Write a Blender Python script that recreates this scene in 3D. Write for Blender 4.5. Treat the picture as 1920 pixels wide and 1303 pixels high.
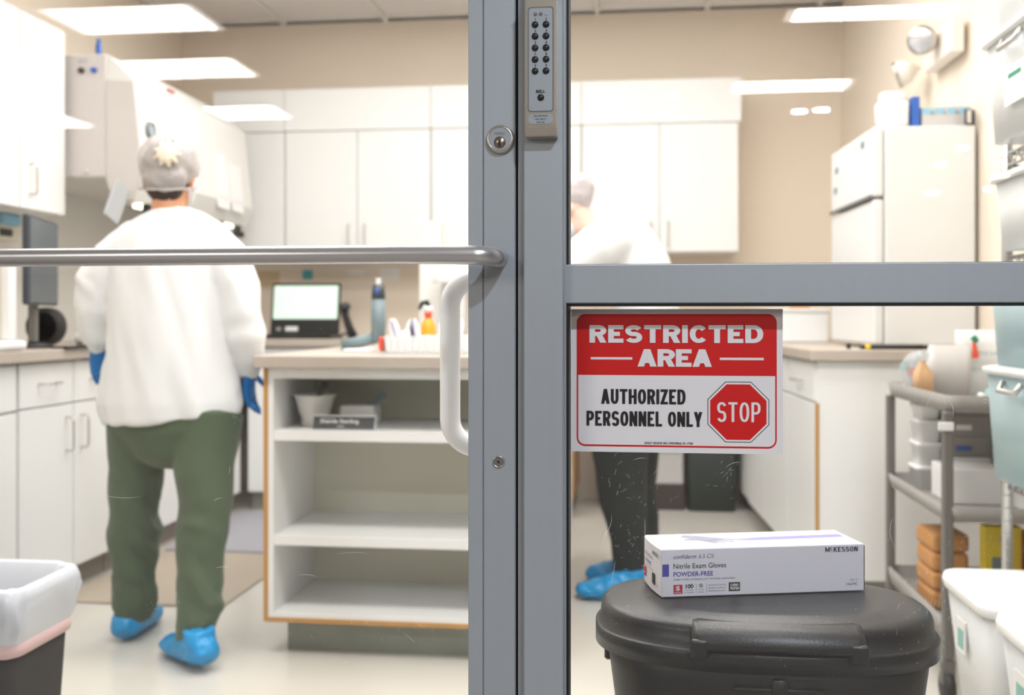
import bpy, bmesh, math, random
from mathutils import Vector, Matrix, noise
random.seed(7)
PI = math.pi
sc = bpy.context.scene
for o in list(bpy.data.objects): bpy.data.objects.remove(o)
C = sc.collection

# ---------------------------------------------------------------- camera
FPX = 1870.0
yaw = math.atan(220 / FPX)
cd = bpy.data.cameras.new('camera'); cam = bpy.data.objects.new('camera', cd); C.objects.link(cam)
cam.location = (0, 0, 1.02); cam.rotation_euler = (PI / 2, 0, yaw)
cd.sensor_width = 36; cd.lens = 36 * FPX / 1920; cd.shift_y = -55.5 / 1920
cd.clip_start = 0.05; cd.clip_end = 60
cd.dof.use_dof = True; cd.dof.focus_distance = 1.22; cd.dof.aperture_fstop = 4.4
sc.camera = cam
# ---------------------------------------------------------------- world, view
w = bpy.data.worlds.new('world'); sc.world = w; w.use_nodes = True
w.node_tree.nodes['Background'].inputs[0].default_value = (0.8, 0.85, 1, 1)
w.node_tree.nodes['Background'].inputs[1].default_value = 0.2
sc.view_settings.view_transform = 'Standard'; sc.view_settings.look = 'None'
sc.view_settings.exposure = 0.0; sc.view_settings.gamma = 1; sc.view_settings.use_curve_mapping = False
# ---------------------------------------------------------------- lights (each lies in a fitting built further down)
def area(name, loc, sx, sy, power, col=(1, 1, 1), rot=(0, 0, 0), spread=PI):
    l = bpy.data.lights.new(name, 'AREA'); l.shape = 'RECTANGLE'; l.size = sx; l.size_y = sy
    l.energy = power; l.color = col; l.spread = spread
    o = bpy.data.objects.new(name, l); C.objects.link(o); o.location = loc; o.rotation_euler = rot
    return o
LAB_PANELS = [(-1.2, 1.75, 1.35), (.25, 1.75, 1.45), (-1.1, 2.95, .95), (.25, 2.95, 1.05), (-1.2, 4.1, .9), (.1, 4.1, .9)]
HALL_PANELS = [(-2.97, -4.08, .82, .52), (-3.13, -5.53, .62, .52), (-5.25, -5.7, 1.15, .52), (-2.8, -2.98, .9, .5),
               (1.18, -5.08, .86, .34), (1.33, -3.33, .92, .24)]
P_LAB, P_HALL, P_KEY = 14.6, 40, 58
for x, y, k in LAB_PANELS: area('panel_lamp', (x, y, 2.715), 1.1, .5, P_LAB * k, (1, .99, .98))
for x, y, sx, sy in HALL_PANELS: area('panel_lamp', (x, y, 2.715), sx * .9, sy * .9, P_HALL, (1, .97, .92))
area('downlight_lamp', (.78, -.75, 2.70), .16, .16, P_KEY, (.80, .90, 1.0))

# ---------------------------------------------------------------- materials
def lin(h):
    h = h.lstrip('#'); v = [int(h[i:i + 2], 16) / 255 for i in (0, 2, 4)]
    return tuple((a / 12.92 if a <= .04045 else ((a + .055) / 1.055) ** 2.4) for a in v) + (1,)
def mat(name, col, rough=.5, metal=0, var=.04, scale=6, bump=0, bscale=200, spec=.5, emit=0, sheen=0, coat=0, trans=0, alpha=1, detail=3, stretch=None):
    m = bpy.data.materials.new(name); m.use_nodes = True; nt = m.node_tree; N = nt.nodes; L = nt.links
    b = N['Principled BSDF']; c = lin(col) if isinstance(col, str) else col
    tc = N.new('ShaderNodeTexCoord'); nz = N.new('ShaderNodeTexNoise'); nz.inputs['Scale'].default_value = scale
    nz.inputs['Detail'].default_value = detail
    src = tc.outputs['Object']
    if stretch:
        mp = N.new('ShaderNodeMapping'); mp.inputs['Scale'].default_value = stretch; L.new(src, mp.inputs[0]); src = mp.outputs[0]
    L.new(src, nz.inputs['Vector'])
    mx = N.new('ShaderNodeMix'); mx.data_type = 'RGBA'
    mx.inputs[6].default_value = tuple(max(0, a * (1 - var)) for a in c[:3]) + (1,)
    mx.inputs[7].default_value = tuple(min(1, a * (1 + var)) for a in c[:3]) + (1,)
    L.new(nz.outputs[0], mx.inputs[0]); L.new(mx.outputs[2], b.inputs['Base Color'])
    b.inputs['Roughness'].default_value = rough; b.inputs['Metallic'].default_value = metal
    b.inputs['Specular IOR Level'].default_value = spec
    if coat: b.inputs['Coat Weight'].default_value = coat
    if sheen: b.inputs['Sheen Weight'].default_value = sheen
    if emit:
        b.inputs['Emission Color'].default_value = c; b.inputs['Emission Strength'].default_value = emit
    if alpha < 1: b.inputs['Alpha'].default_value = alpha
    if bump:
        n2 = N.new('ShaderNodeTexNoise'); n2.inputs['Scale'].default_value = bscale; L.new(src, n2.inputs['Vector'])
        bp = N.new('ShaderNodeBump'); bp.inputs['Strength'].default_value = bump; bp.inputs['Distance'].default_value = .002
        L.new(n2.outputs[0], bp.inputs['Height']); L.new(bp.outputs[0], b.inputs['Normal'])
    return m
def glassmat(name, tint=(1, 1, 1, 1), k=1.8):
    m = bpy.data.materials.new(name); m.use_nodes = True; nt = m.node_tree; N = nt.nodes; L = nt.links
    N.remove(N['Principled BSDF']); out = N['Material Output']
    t = N.new('ShaderNodeBsdfTransparent'); t.inputs[0].default_value = tint
    g = N.new('ShaderNodeBsdfGlossy'); g.inputs['Roughness'].default_value = 0.0
    f = N.new('ShaderNodeFresnel'); f.inputs[0].default_value = 1.5
    ge = N.new('ShaderNodeNewGeometry')
    a = N.new('ShaderNodeMath'); a.operation = 'SUBTRACT'; a.inputs[0].default_value = 1; L.new(ge.outputs['Backfacing'], a.inputs[1])
    b = N.new('ShaderNodeMath'); b.operation = 'MULTIPLY'; L.new(f.outputs[0], b.inputs[0]); L.new(a.outputs[0], b.inputs[1])
    c = N.new('ShaderNodeMath'); c.operation = 'MULTIPLY'; c.use_clamp = True; L.new(b.outputs[0], c.inputs[0]); c.inputs[1].default_value = k
    x = N.new('ShaderNodeMixShader'); L.new(c.outputs[0], x.inputs[0]); L.new(t.outputs[0], x.inputs[1]); L.new(g.outputs[0], x.inputs[2])
    L.new(x.outputs[0], out.inputs[0])
    return m
def clearplastic(name, col, dens=.4):
    m = bpy.data.materials.new(name); m.use_nodes = True; nt = m.node_tree; N = nt.nodes; L = nt.links
    b = N['Principled BSDF']; out = N['Material Output']
    nz = N.new('ShaderNodeTexNoise'); nz.inputs['Scale'].default_value = 5
    mx = N.new('ShaderNodeMix'); mx.data_type = 'RGBA'; c = lin(col)
    mx.inputs[6].default_value = tuple(a * .94 for a in c[:3]) + (1,); mx.inputs[7].default_value = c
    L.new(nz.outputs[0], mx.inputs[0]); L.new(mx.outputs[2], b.inputs['Base Color']); b.inputs['Roughness'].default_value = .25
    t = N.new('ShaderNodeBsdfTransparent'); t.inputs[0].default_value = tuple(a ** .3 for a in c[:3]) + (1,)
    x = N.new('ShaderNodeMixShader'); x.inputs[0].default_value = dens
    L.new(t.outputs[0], x.inputs[1]); L.new(b.outputs[0], x.inputs[2]); L.new(x.outputs[0], out.inputs[0])
    return m
M = dict(
    wall=mat('wall_paint', '#ebdfcf', .85, var=.02, scale=3),
    ceil=mat('ceiling_tile', '#ece8e6', .95, var=.03, scale=40, bump=.2),
    grid=mat('ceiling_grid', '#eceae7', .6),
    floor=mat('vinyl_floor', '#cfcbc2', .2, var=.05, scale=3, detail=8, spec=.35),
    mat=mat('tan_mat', '#b0a494', .6, var=.08, scale=4),
    gmat=mat('grey_mat', '#a3a2ab', .6, var=.05),
    cab=mat('white_laminate', '#eaebea', .45, var=.015, scale=2),
    cabin=mat('cream_laminate', '#dedccb', .5, var=.03, scale=2),
    handle=mat('brushed_nickel', '#c9c7c2', .35, .8),
    counter=mat('counter_laminate', '#b9aea3', .4, var=.06, scale=25),
    oak=mat('oak_edge', '#bf8f52', .45, var=.15, scale=20, stretch=(1, 1, .1)),
    toe=mat('toe_kick_grey', '#8f9288', .7, var=.15, scale=14),
    toeb=mat('toe_kick_brown', '#8b8178', .7, var=.08),
    alu=mat('satin_aluminium', '#a8aeb5', .42, .35, var=.03, scale=3, stretch=(30, 30, .6), bump=.05, bscale=80),
    alud=mat('aluminium_shadow_gap', '#17181b', .8),
    rubber=mat('black_gasket', '#0c0d10', .55),
    bar=mat('anodised_bar', '#cbc9ca', .32, .8, var=.03, stretch=(.2, 40, 40)),
    pull=mat('white_metal_pull', '#fbfbfb', .35, 0, var=.02),
    steel=mat('satin_steel', '#c9c3ba', .28, .9, var=.03),
    brass=mat('lock_core', '#8d8076', .3, .8),
    keypl=mat('keypad_plate', '#a9b0b8', .35, .5),
    black=mat('black_plastic', '#1b1c1d', .4),
    blackm=mat('matte_black', '#232222', .65),
    lid=mat('bin_black', '#1b1c1e', .36, var=.1, scale=30, bump=.15, bscale=500),
    bin=mat('bin_body_black', '#161717', .45, bump=.1, bscale=300),
    paper=mat('paper_white', '#efeeee', .7),
    signw=mat('sign_white', '#e4e0e3', .45, var=.01),
    red=mat('sign_red', '#cf0508', .45, var=.02),
    ink=mat('ink_black', '#0d0f10', .6),
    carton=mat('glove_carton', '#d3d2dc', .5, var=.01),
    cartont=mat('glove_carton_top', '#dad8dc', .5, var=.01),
    lilac=mat('lilac_print', '#8d86c4', .5, var=.12, scale=30),
    glovep=mat('grey_glove_print', '#8f93ab', .5, var=.2, scale=60),
    navy=mat('navy_ink', '#1d2d4d', .5), violet=mat('violet_ink', '#4d4ca0', .5),
    crim=mat('crimson_ink', '#b52440', .5), grey=mat('grey_ink', '#6d7078', .6), orange=mat('orange_ink', '#e07a3a', .5),
    gown=mat('gown_white', '#e4e6e7', .85, var=.02, scale=8, sheen=.2),
    trous=mat('green_trousers', '#475741', .85, var=.12, scale=9, sheen=.15),
    btrous=mat('black_trousers', '#1c2424', .85, var=.2, scale=9),
    skin=mat('skin', '#d39a75', .5, var=.06), skin2=mat('fair_skin', '#e6c3b2', .5, var=.05), hair=mat('dark_hair', '#3a2c26', .7, var=.3, scale=60),
    net=clearplastic('hair_net', '#d9d3d1', .62), clip=mat('cream_clip', '#efe4cf', .6),
    net2=mat('grey_bouffant', '#b9b2b3', .8, var=.15, scale=40),
    nitrile=mat('blue_nitrile', '#0d6cb4', .4, var=.15, scale=30),
    shoe=mat('blue_shoe_cover', '#0b8ecb', .35, var=.18, scale=22),
    mask=mat('mask', '#d9dfe8', .8),
    liner=clearplastic('liner_film', '#dfe3ea', .78),
    pink=mat('liner_drawstring', '#d3b4b3', .55),
    bsc=mat('cabinet_enamel', '#e3e2de', .4, var=.02), bscs=mat('cabinet_side', '#cfc9c5', .5),
    flap=mat('grey_flap', '#a9abad', .55),
    lamp=mat('lamp_white', '#fff6e4', .5, emit=3.5), panel=mat('panel_diffuser', '#fffaf2', .5, emit=3.2),
    hpanel=mat('hall_panel_diffuser', '#fffaf2', .5, emit=7),
    spot=mat('hall_spot', '#ffe9cf', .5, emit=130), spotw=mat('hall_spot_cool', '#f4f8ff', .5, emit=90),
    blue=mat('blue_plastic', '#2f62b8', .4), lblue=mat('light_blue_card', '#8ec3dd', .6), teal=mat('teal_note', '#53b3bb', .6),
    screen=mat('lit_screen', '#cfe6d9', .4, emit=.55, var=.1, scale=5), offscreen=mat('dark_screen', '#5d676f', .25, var=.1),
    slate=mat('slate_plastic', '#75868b', .45), slated=mat('dark_slate', '#3a3f47', .4),
    amber=mat('amber_bottle', '#f0a52c', .35), redcap=mat('red_cap', '#e8563a', .45), yellow=mat('yellow_card', '#e8cf22', .6),
    redbox=mat('red_card', '#b5281e', .6), kraft=mat('kraft_card', '#c08a52', .75, var=.15), tanb=mat('tan_liquid', '#d6ae84', .35),
    clear=clearplastic('clear_plastic', '#e7edf0', .35), frost=clearplastic('frosted_bin', '#f8fbfb', .66), tanp=mat('tan_paper', '#d6c3a2', .7),
    bluebin=clearplastic('blue_clear_bin', '#d2e8ec', .5), tealc=mat('teal_contents', '#57bdb6', .6),
    white=mat('white_plastic', '#eff0f0', .35, var=.02), bowl=mat('white_ceramic', '#eceae4', .2),
    fridge=mat('fridge_enamel', '#dfe0df', .35, var=.015), chrome=mat('chrome_wire', '#b9bab8', .25, .9),
    cart=mat('grey_cart_plastic', '#9a9793', .55, var=.08), cartd=mat('cart_post', '#6e6c68', .5),
    tealp=mat('teal_plastic', '#7fb3ab', .45), dteal=mat('dark_teal_bin', '#2c3836', .6),
    greyb=mat('light_grey_box', '#c6c4c2', .5), brown=mat('dark_brown', '#3a3330', .6),
    emerg=mat('emergency_light', '#ece5dc', .5), lens=mat('lens', '#cfd0d6', .15, .4),
    hallw=mat('hall_wall', '#b5afa9', .9), hallf=mat('hall_floor', '#8f8780', .5), hallc=mat('hall_ceiling', '#d5d2ce', .9),
    lavender=mat('lavender_plastic', '#a99cc0', .5), green=mat('green_tab', '#2f8f74', .5),
    scratch=mat('glass_scratch', '#f2f4f4', .6, emit=.12),  # faint emission stands in for light caught by the scratches
)
M['glass'] = glassmat('window_glass')

# ---------------------------------------------------------------- builders
WL = {}
def wl(o): return WL.get(o.name, Vector((0, 0, 0))) if o else Vector((0, 0, 0))
def obj(name, bm, m, parent=None, smooth=False, label=None, loc=None):
    if isinstance(bm, bpy.types.Mesh): me = bm
    else:
        bmesh.ops.recalc_face_normals(bm, faces=bm.faces)
        me = bpy.data.meshes.new(name); bm.to_mesh(me); bm.free()
    base = Vector(loc) if loc else (wl(parent) if parent else None)
    if base is None:
        n = max(1, len(me.vertices)); s = Vector((0, 0, 0)); zmin = 1e9
        for v in me.vertices: s += v.co; zmin = min(zmin, v.co.z)
        base = Vector((s.x / n, s.y / n, zmin if n else 0))
    if base.length: me.transform(Matrix.Translation(-base))
    if m:
        me.materials.clear(); me.materials.append(m)
    if smooth: me.polygons.foreach_set('use_smooth', [True] * len(me.polygons))
    o = bpy.data.objects.new(name, me); C.objects.link(o)
    if parent: o.parent = parent; o.location = base - wl(parent)
    else: o.location = base
    WL[o.name] = base
    if label: o['label'] = label
    return o
def tag(o, label, cat, group=None, kind=None):
    o['label'] = label; o['category'] = cat
    if group: o['group'] = group
    if kind: o['kind'] = kind
    return o
def thing(name, label, cat, loc, rz=0, group=None, local=False):
    o = bpy.data.objects.new(name, None); C.objects.link(o); o.location = loc; o.rotation_euler = (0, 0, rz)
    o.empty_display_size = .05
    WL[o.name] = Vector((0, 0, 0)) if (local or rz) else Vector(loc)
    return tag(o, label, cat, group)
def st(o): o['kind'] = 'structure'; return o
def stroot(name, loc=(0, 0, 0)):
    o = bpy.data.objects.new(name, None); C.objects.link(o); o.location = loc; WL[o.name] = Vector(loc); o['kind'] = 'structure'; return o
def dup(root, loc, label=None, rz=None):
    r = root.copy(); C.objects.link(r); r.location = loc
    if rz is not None: r.rotation_euler = (0, 0, rz)
    if label: r['label'] = label
    for ch in list(root.children):
        c = ch.copy(); C.objects.link(c); c.parent = r
        for g in ch.children:
            d = g.copy(); C.objects.link(d); d.parent = c
    return r
B = bmesh.new
def bx(bm, x0, x1, y0, y1, z0, z1, bev=0, seg=1):
    vs = [bm.verts.new(p) for p in ((x0, y0, z0), (x1, y0, z0), (x1, y1, z0), (x0, y1, z0), (x0, y0, z1), (x1, y0, z1), (x1, y1, z1), (x0, y1, z1))]
    fs = [bm.faces.new([vs[i] for i in f]) for f in ((0, 3, 2, 1), (4, 5, 6, 7), (0, 1, 5, 4), (1, 2, 6, 5), (2, 3, 7, 6), (3, 0, 4, 7))]
    if bev:
        es = list({e for f in fs for e in f.edges})
        bmesh.ops.bevel(bm, geom=es, offset=bev, segments=seg, profile=.5, affect='EDGES')
    return bm
def box(x0, x1, y0, y1, z0, z1, bev=0, seg=1): return bx(B(), x0, x1, y0, y1, z0, z1, bev, seg)
def loft(bm, rings, caps=True):
    R = [[bm.verts.new(p) for p in r] for r in rings]; n = len(R[0])
    for a, b in zip(R, R[1:]):
        for i in range(n): bm.faces.new((a[i], a[(i + 1) % n], b[(i + 1) % n], b[i]))
    if caps: bm.faces.new(R[0][::-1]); bm.faces.new(R[-1])
    return bm
def ring(p, t, s, rx, ry, n):
    t = Vector(t).normalized(); s = Vector(s); s = (s - t * s.dot(t)).normalized(); u = t.cross(s)
    return [Vector(p) + s * (rx * math.cos(2 * PI * i / n)) + u * (ry * math.sin(2 * PI * i / n)) for i in range(n)]
def tube(bm, pts, r, n=12, side=None, ends=False):
    pts = [Vector(p) for p in pts]; k = len(pts)
    rr = r if isinstance(r, (list, tuple)) else [r] * k
    rr = [(a, a) if not isinstance(a, (list, tuple)) else a for a in rr]
    s = Vector(side) if side else None; rings = []
    for i in range(k):
        t = (pts[min(i + 1, k - 1)] - pts[max(i - 1, 0)]).normalized()
        if s is None or (side is None and abs(t.dot(s)) > .95): s = Vector((0, 0, 1)) if abs(t.z) < .9 else Vector((1, 0, 0))
        rings.append(ring(pts[i], t, s, rr[i][0], rr[i][1], n))
        if side is None: s2 = s - t * s.dot(t); s = s2.normalized()
    if ends:  # rounded ends
        t0 = (pts[0] - pts[1]).normalized(); t1 = (pts[-1] - pts[-2]).normalized()
        sv = Vector(side) if side else (Vector((0, 0, 1)) if abs(t0.z) < .9 else Vector((1, 0, 0)))
        def scl(rg, c, q, sh): return [c + (p - c) * q + sh for p in rg]
        c0, c1 = pts[0], pts[-1]; m0 = min(rr[0]); m1 = min(rr[-1])
        rings = [scl(rings[0], c0, .35, t0 * m0 * .9), scl(rings[0], c0, .75, t0 * m0 * .6)] + rings + [scl(rings[-1], c1, .75, t1 * m1 * .6), scl(rings[-1], c1, .35, t1 * m1 * .9)]
    return loft(bm, rings)
def cyl(bm, p0, p1, r0, r1=None, n=20): return tube(bm, [p0, p1], [r0, r0 if r1 is None else r1], n)
def lathe(bm, prof, c, n=28, axis='z'):
    rings = []
    for r, z in prof:
        rg = []
        for i in range(n):
            a = 2 * PI * i / n; x, y = r * math.cos(a), r * math.sin(a)
            if axis == 'z': rg.append(Vector((c[0] + x, c[1] + y, c[2] + z)))
            elif axis == 'y': rg.append(Vector((c[0] + x, c[1] + z, c[2] + y)))
            else: rg.append(Vector((c[0] + z, c[1] + x, c[2] + y)))
        rings.append(rg)
    return loft(bm, rings)
def ball(bm, c, r, n=14):
    rx, ry, rz = r if isinstance(r, (list, tuple)) else (r, r, r)
    rings = [[Vector((c[0] + rx * math.sin(PI * j / n) * math.cos(2 * PI * i / n), c[1] + ry * math.sin(PI * j / n) * math.sin(2 * PI * i / n), c[2] + rz * math.cos(PI * j / n))) for i in range(n)] for j in range(1, n)]
    return loft(bm, rings)
def rrect(cx, cy, w, d, r, z, n=5):
    pts = []
    for sx, sy, a0 in ((1, 1, 0), (-1, 1, PI / 2), (-1, -1, PI), (1, -1, 1.5 * PI)):
        for i in range(n + 1):
            a = a0 + PI / 2 * i / n
            pts.append(Vector((cx + sx * (w / 2 - r) + r * math.cos(a), cy + sy * (d / 2 - r) + r * math.sin(a), z)))
    return pts
def rot(bm, ang, axis='Z', c=(0, 0, 0)):
    bmesh.ops.rotate(bm, verts=bm.verts, cent=c, matrix=Matrix.Rotation(ang, 3, axis)); return bm
def union(bm, voxel, sm=4, fac=.6):
    me = bpy.data.meshes.new('tmp'); bmesh.ops.recalc_face_normals(bm, faces=bm.faces); bm.to_mesh(me); bm.free()
    o = bpy.data.objects.new('tmp', me); C.objects.link(o)
    r = o.modifiers.new('r', 'REMESH'); r.mode = 'VOXEL'; r.voxel_size = voxel
    if sm: s = o.modifiers.new('s', 'SMOOTH'); s.iterations = sm; s.factor = fac
    dg = bpy.context.evaluated_depsgraph_get(); dg.update()
    out = bpy.data.meshes.new_from_object(o.evaluated_get(dg)); bpy.data.objects.remove(o); bpy.data.meshes.remove(me)
    return out
def displace(me, fn):
    me.update(); ns = [v.normal.copy() for v in me.vertices]
    for v, n in zip(me.vertices, ns): v.co += n * fn(v.co)
    me.update(); return me
def text(s, h, w=None, bold=0, shear=0, align='CENTER'):
    """flat letters as a mesh in XZ facing -Y, centred (or left aligned) on the origin; h = cap height, w = total width"""
    cu = bpy.data.curves.new('t', 'FONT'); cu.body = s; cu.size = 1; cu.offset = bold; cu.shear = shear; cu.resolution_u = 4
    o = bpy.data.objects.new('t', cu); C.objects.link(o)
    dg = bpy.context.evaluated_depsgraph_get(); dg.update()
    me = bpy.data.meshes.new_from_object(o.evaluated_get(dg)); bpy.data.objects.remove(o)
    xs = [v.co.x for v in me.vertices]; x0, x1 = min(xs), max(xs)
    k = h / .70; kx = (w / (x1 - x0)) if w else k
    cx = (x0 + x1) / 2 if align == 'CENTER' else (x0 if align == 'LEFT' else x1)
    for v in me.vertices: v.co = Vector(((v.co.x - cx) * kx, 0, (v.co.y - .35) * k))
    return me
def lettering(parent, s, x, y, z, h, w=None, m=None, bold=0, shear=0, align='CENTER', mtx=None, name='lettering', label=None):
    me = text(s, h, w, bold, shear, align); me.transform(Matrix.Translation((x, y, z)))
    if mtx: me.transform(mtx)
    me.materials.clear(); me.materials.append(m or M['ink'])
    o = bpy.data.objects.new(name, me); C.objects.link(o); o.parent = parent
    if label: o['label'] = label
    return o
GLY = {
 'R': (1, ['v0', [(0, 1), (.5, 1), 'a.5,.745,.5,.255,90,-90', (0, .49)], 'd.60,.46,.98,0']),
 'P': (1, ['v0', [(0, 1), (.5, 1), 'a.5,.72,.5,.28,90,-90', (0, .44)]]),
 'E': (.9, ['v0', 'h1,0,1', 'h.5,0,.93', 'h0,0,1']), 'L': (.85, ['v0', 'h0,0,1']), 'I': (0, ['v0']),
 'T': (1, ['h1,0,1', 'v.5']), 'H': (1.02, ['v0', 'v1', 'h.5,0,1']), 'N': (1.04, ['v0', 'v1', 'd0,1,1,0']),
 'A': (1.1, ['d.02,0,.5,1', 'd.98,0,.5,1', 'h.27,.2,.8']), 'Y': (1.05, ['d0,1,.5,.36', 'd1,1,.5,.36', 'w.5,0,.40']),
 'Z': (.95, ['h1,0,1', 'h0,0,1', 'd0,.05,1,.95']), 'O': (1.06, [['a.5,.5,.5,.5,0,360']]), 'C': (1.05, [['a.5,.5,.5,.5,38,322']]),
 'D': (1.03, ['v0', [(0, 1), (.42, 1), 'a.42,.5,.58,.5,90,-90', (0, 0)]]), 'U': (1, [[(0, 1), 'a.5,.36,.5,.36,180,360', (1, 1)]]),
 'S': (1, [['a.5,.745,.5,.255,20,270', 'a.5,.245,.5,.255,90,-160']]),
 'K': (1.05, ['v0', 'd.06,.38,.95,1', 'd.28,.55,1,0']), 'M': (1.3, ['v0', 'v1', 'd0,1,.5,.12', 'd1,1,.5,.12'])}
def blocktext(s, h, w, tv, th, gw, gap, space=.35):
    """heavy block capitals drawn as strokes; sizes relative to the cap height, then fitted into h x w"""
    bm = B(); x = 0
    cnt = [0]
    def quad(p): cnt[0] += 1; bm.faces.new([bm.verts.new((q[0], cnt[0] % 24 * 4e-6, q[1])) for q in p])
    for ch in s:
        if ch == ' ': x += space; continue
        k, parts = GLY[ch]; wd = max(tv, gw * k); W = wd - tv; Hh = 1 - th
        X = lambda a: x + tv / 2 + a * W
        Z = lambda a: th / 2 + a * Hh
        for p in parts:
            if isinstance(p, str):
                v = [float(q) for q in p[1:].split(',')]
                if p[0] == 'v': quad([(X(v[0]) - tv / 2, 0), (X(v[0]) + tv / 2, 0), (X(v[0]) + tv / 2, 1), (X(v[0]) - tv / 2, 1)])
                elif p[0] == 'w': quad([(X(v[0]) - tv / 2, v[1]), (X(v[0]) + tv / 2, v[1]), (X(v[0]) + tv / 2, v[2]), (X(v[0]) - tv / 2, v[2])])
                elif p[0] == 'h':
                    a0 = X(v[1]) - (tv / 2 if v[1] == 0 else 0); a1 = X(v[2]) + (tv / 2 if v[2] == 1 else 0)
                    quad([(a0, Z(v[0]) - th / 2), (a1, Z(v[0]) - th / 2), (a1, Z(v[0]) + th / 2), (a0, Z(v[0]) + th / 2)])
                else:
                    q = tv * .56; quad([(X(v[0]) - q, v[1]), (X(v[0]) + q, v[1]), (X(v[2]) + q, v[3]), (X(v[2]) - q, v[3])])
            else:
                P = []
                for q in p:
                    if isinstance(q, str):
                        c0, c1, r0, r1, a0, a1 = [float(t_) for t_ in q[1:].split(',')]
                        for i in range(21):
                            a = math.radians(a0 + (a1 - a0) * i / 20); n_ = .86 if tv < .24 else .92
                            P.append((X(c0 + r0 * math.copysign(abs(math.cos(a)) ** n_, math.cos(a))), Z(c1 + r1 * math.copysign(abs(math.sin(a)) ** n_, math.sin(a)))))
                    else: P.append((X(q[0]), Z(q[1])))
                P = [a for i, a in enumerate(P) if i == 0 or (abs(a[0] - P[i - 1][0]) + abs(a[1] - P[i - 1][1])) > 1e-5]
                if ch == 'U': P[0] = (P[0][0], 1); P[-1] = (P[-1][0], 1)
                A_, B_ = [], []
                cl = math.hypot(P[0][0] - P[-1][0], P[0][1] - P[-1][1]) < 1e-4
                for i in range(len(P)):
                    a = P[i - 1] if i else (P[-2] if cl else P[0]); b = P[i + 1] if i < len(P) - 1 else (P[1] if cl else P[-1])
                    dx, dz = b[0] - a[0], b[1] - a[1]; L_ = math.hypot(dx, dz) or 1; nx, nz = -dz / L_, dx / L_
                    A_.append((P[i][0] + nx * tv / 2, P[i][1] + nz * th / 2)); B_.append((P[i][0] - nx * tv / 2, P[i][1] - nz * th / 2))
                for i in range(len(P) - 1): quad([A_[i], A_[i + 1], B_[i + 1], B_[i]])
        x += wd + gap - (.07 if ch == 'C' and len(s) > 1 else 0)
    x -= gap
    for v in bm.verts: v.co = Vector(((v.co.x / x - .5) * w, -v.co.y, (v.co.z - .5) * h))
    me = bpy.data.meshes.new('lettering'); bm.to_mesh(me); bm.free(); return me
def flat(parent, name, pts, y, m, label=None):
    bm = B(); a = [bm.verts.new((p[0], y, p[1])) for p in pts]; b = [bm.verts.new((p[0], y + .0001, p[1])) for p in pts]; n = len(a)
    bm.faces.new(a); bm.faces.new(b[::-1])
    for i in range(n): bm.faces.new((a[i], a[(i + 1) % n], b[(i + 1) % n], b[i]))
    return obj(name, bm, m, parent, label=label)

# ================================================================ THE SETTING
YB, XL = 5.66, -2.64
def xr(y): return 1.15 + .043 * (YB - y)           # the right wall runs slightly askew
YD = 1.17                                           # front plane of the storefront
st(obj('floor', box(-2.74, 1.5, 1.24, 5.76, -.1, 0), M['floor']))
st(obj('floor_outer', box(-7, 7, -13.1, 1.24, -.1, -.0005), M['hallf']))
st(obj('wall_left', box(XL - .1, XL, 1.24, YB + .1, 0, 2.74), M['wall']))
st(obj('wall_back', box(XL, xr(YB) + .05, YB, YB + .1, 0, 2.74), M['wall']))
bm = B(); a = [(xr(1.24), 1.24), (xr(1.24) + .1, 1.24), (xr(YB) + .1, YB + .1), (xr(YB), YB + .1)]
loft(bm, [[Vector((x, y, 0)) for x, y in a], [Vector((x, y, 2.74)) for x, y in a]]); st(obj('wall_right', bm, M['wall']))
st(obj('wall_front_left', box(-2.74, -1.16, YD, 1.25, 0, 2.8), M['hallw']))
st(obj('wall_front_right', box(1.28, 1.5, YD, 1.25, 0, 2.8), M['hallw']))
st(obj('wall_front_top', box(-1.16, 1.28, YD, 1.25, 2.2, 2.8), M['hallw']))
st(obj('wall_outer_left', box(-7, -6.9, -13, YD, 0, 2.74), M['hallw']))
st(obj('wall_outer_right', box(6.9, 7, -13, YD, 0, 2.74), M['hallw']))
st(obj('wall_outer_rear', box(-7, 7, -13.1, -13, 0, 2.74), M['hallw']))
st(obj('wall_outer_front_left', box(-7, -2.74, YD, 1.25, 0, 2.74), M['hallw']))
st(obj('wall_outer_front_right', box(1.5, 7, YD, 1.25, 0, 2.74), M['hallw']))
st(obj('ceiling_outer', box(-7, 7, -13.1, YD, 2.74, 2.8), M['hallc']))
# suspended ceiling: slab above, grid tees and lay-in tiles
ce = st(obj('ceiling', box(-2.74, 1.5, 1.24, 5.76, 2.765, 2.85), M['ceil']))
TW = .61
tile = None
bmg = B()
xs = [-2.62 + TW * i for i in range(8)]; ys = [1.3 + TW * j for j in range(9)]
for x in xs: bx(bmg, x - .012, x + .012, 1.25, YB, 2.735, 2.765)
for y in ys: bx(bmg, XL, 1.33, y - .012, y + .012, 2.7352, 2.765)
obj('ceiling_grid', bmg, M['grid'], ce)
tb = bx(B(), 0, TW - .026, 0, TW - .026, 0, .014, .003); tm = bpy.data.meshes.new('ceiling_tile'); tb.to_mesh(tm); tb.free(); tm.materials.append(M['ceil'])
for i in range(7):
    for j in range(8):
        x, y = xs[i] + .013, ys[j] + .013
        if y + TW > YB + .02: continue
        o = bpy.data.objects.new('ceiling_tile', tm); C.objects.link(o); o.parent = ce; o.location = Vector((x, y, 2.745)) - wl(ce)
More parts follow.
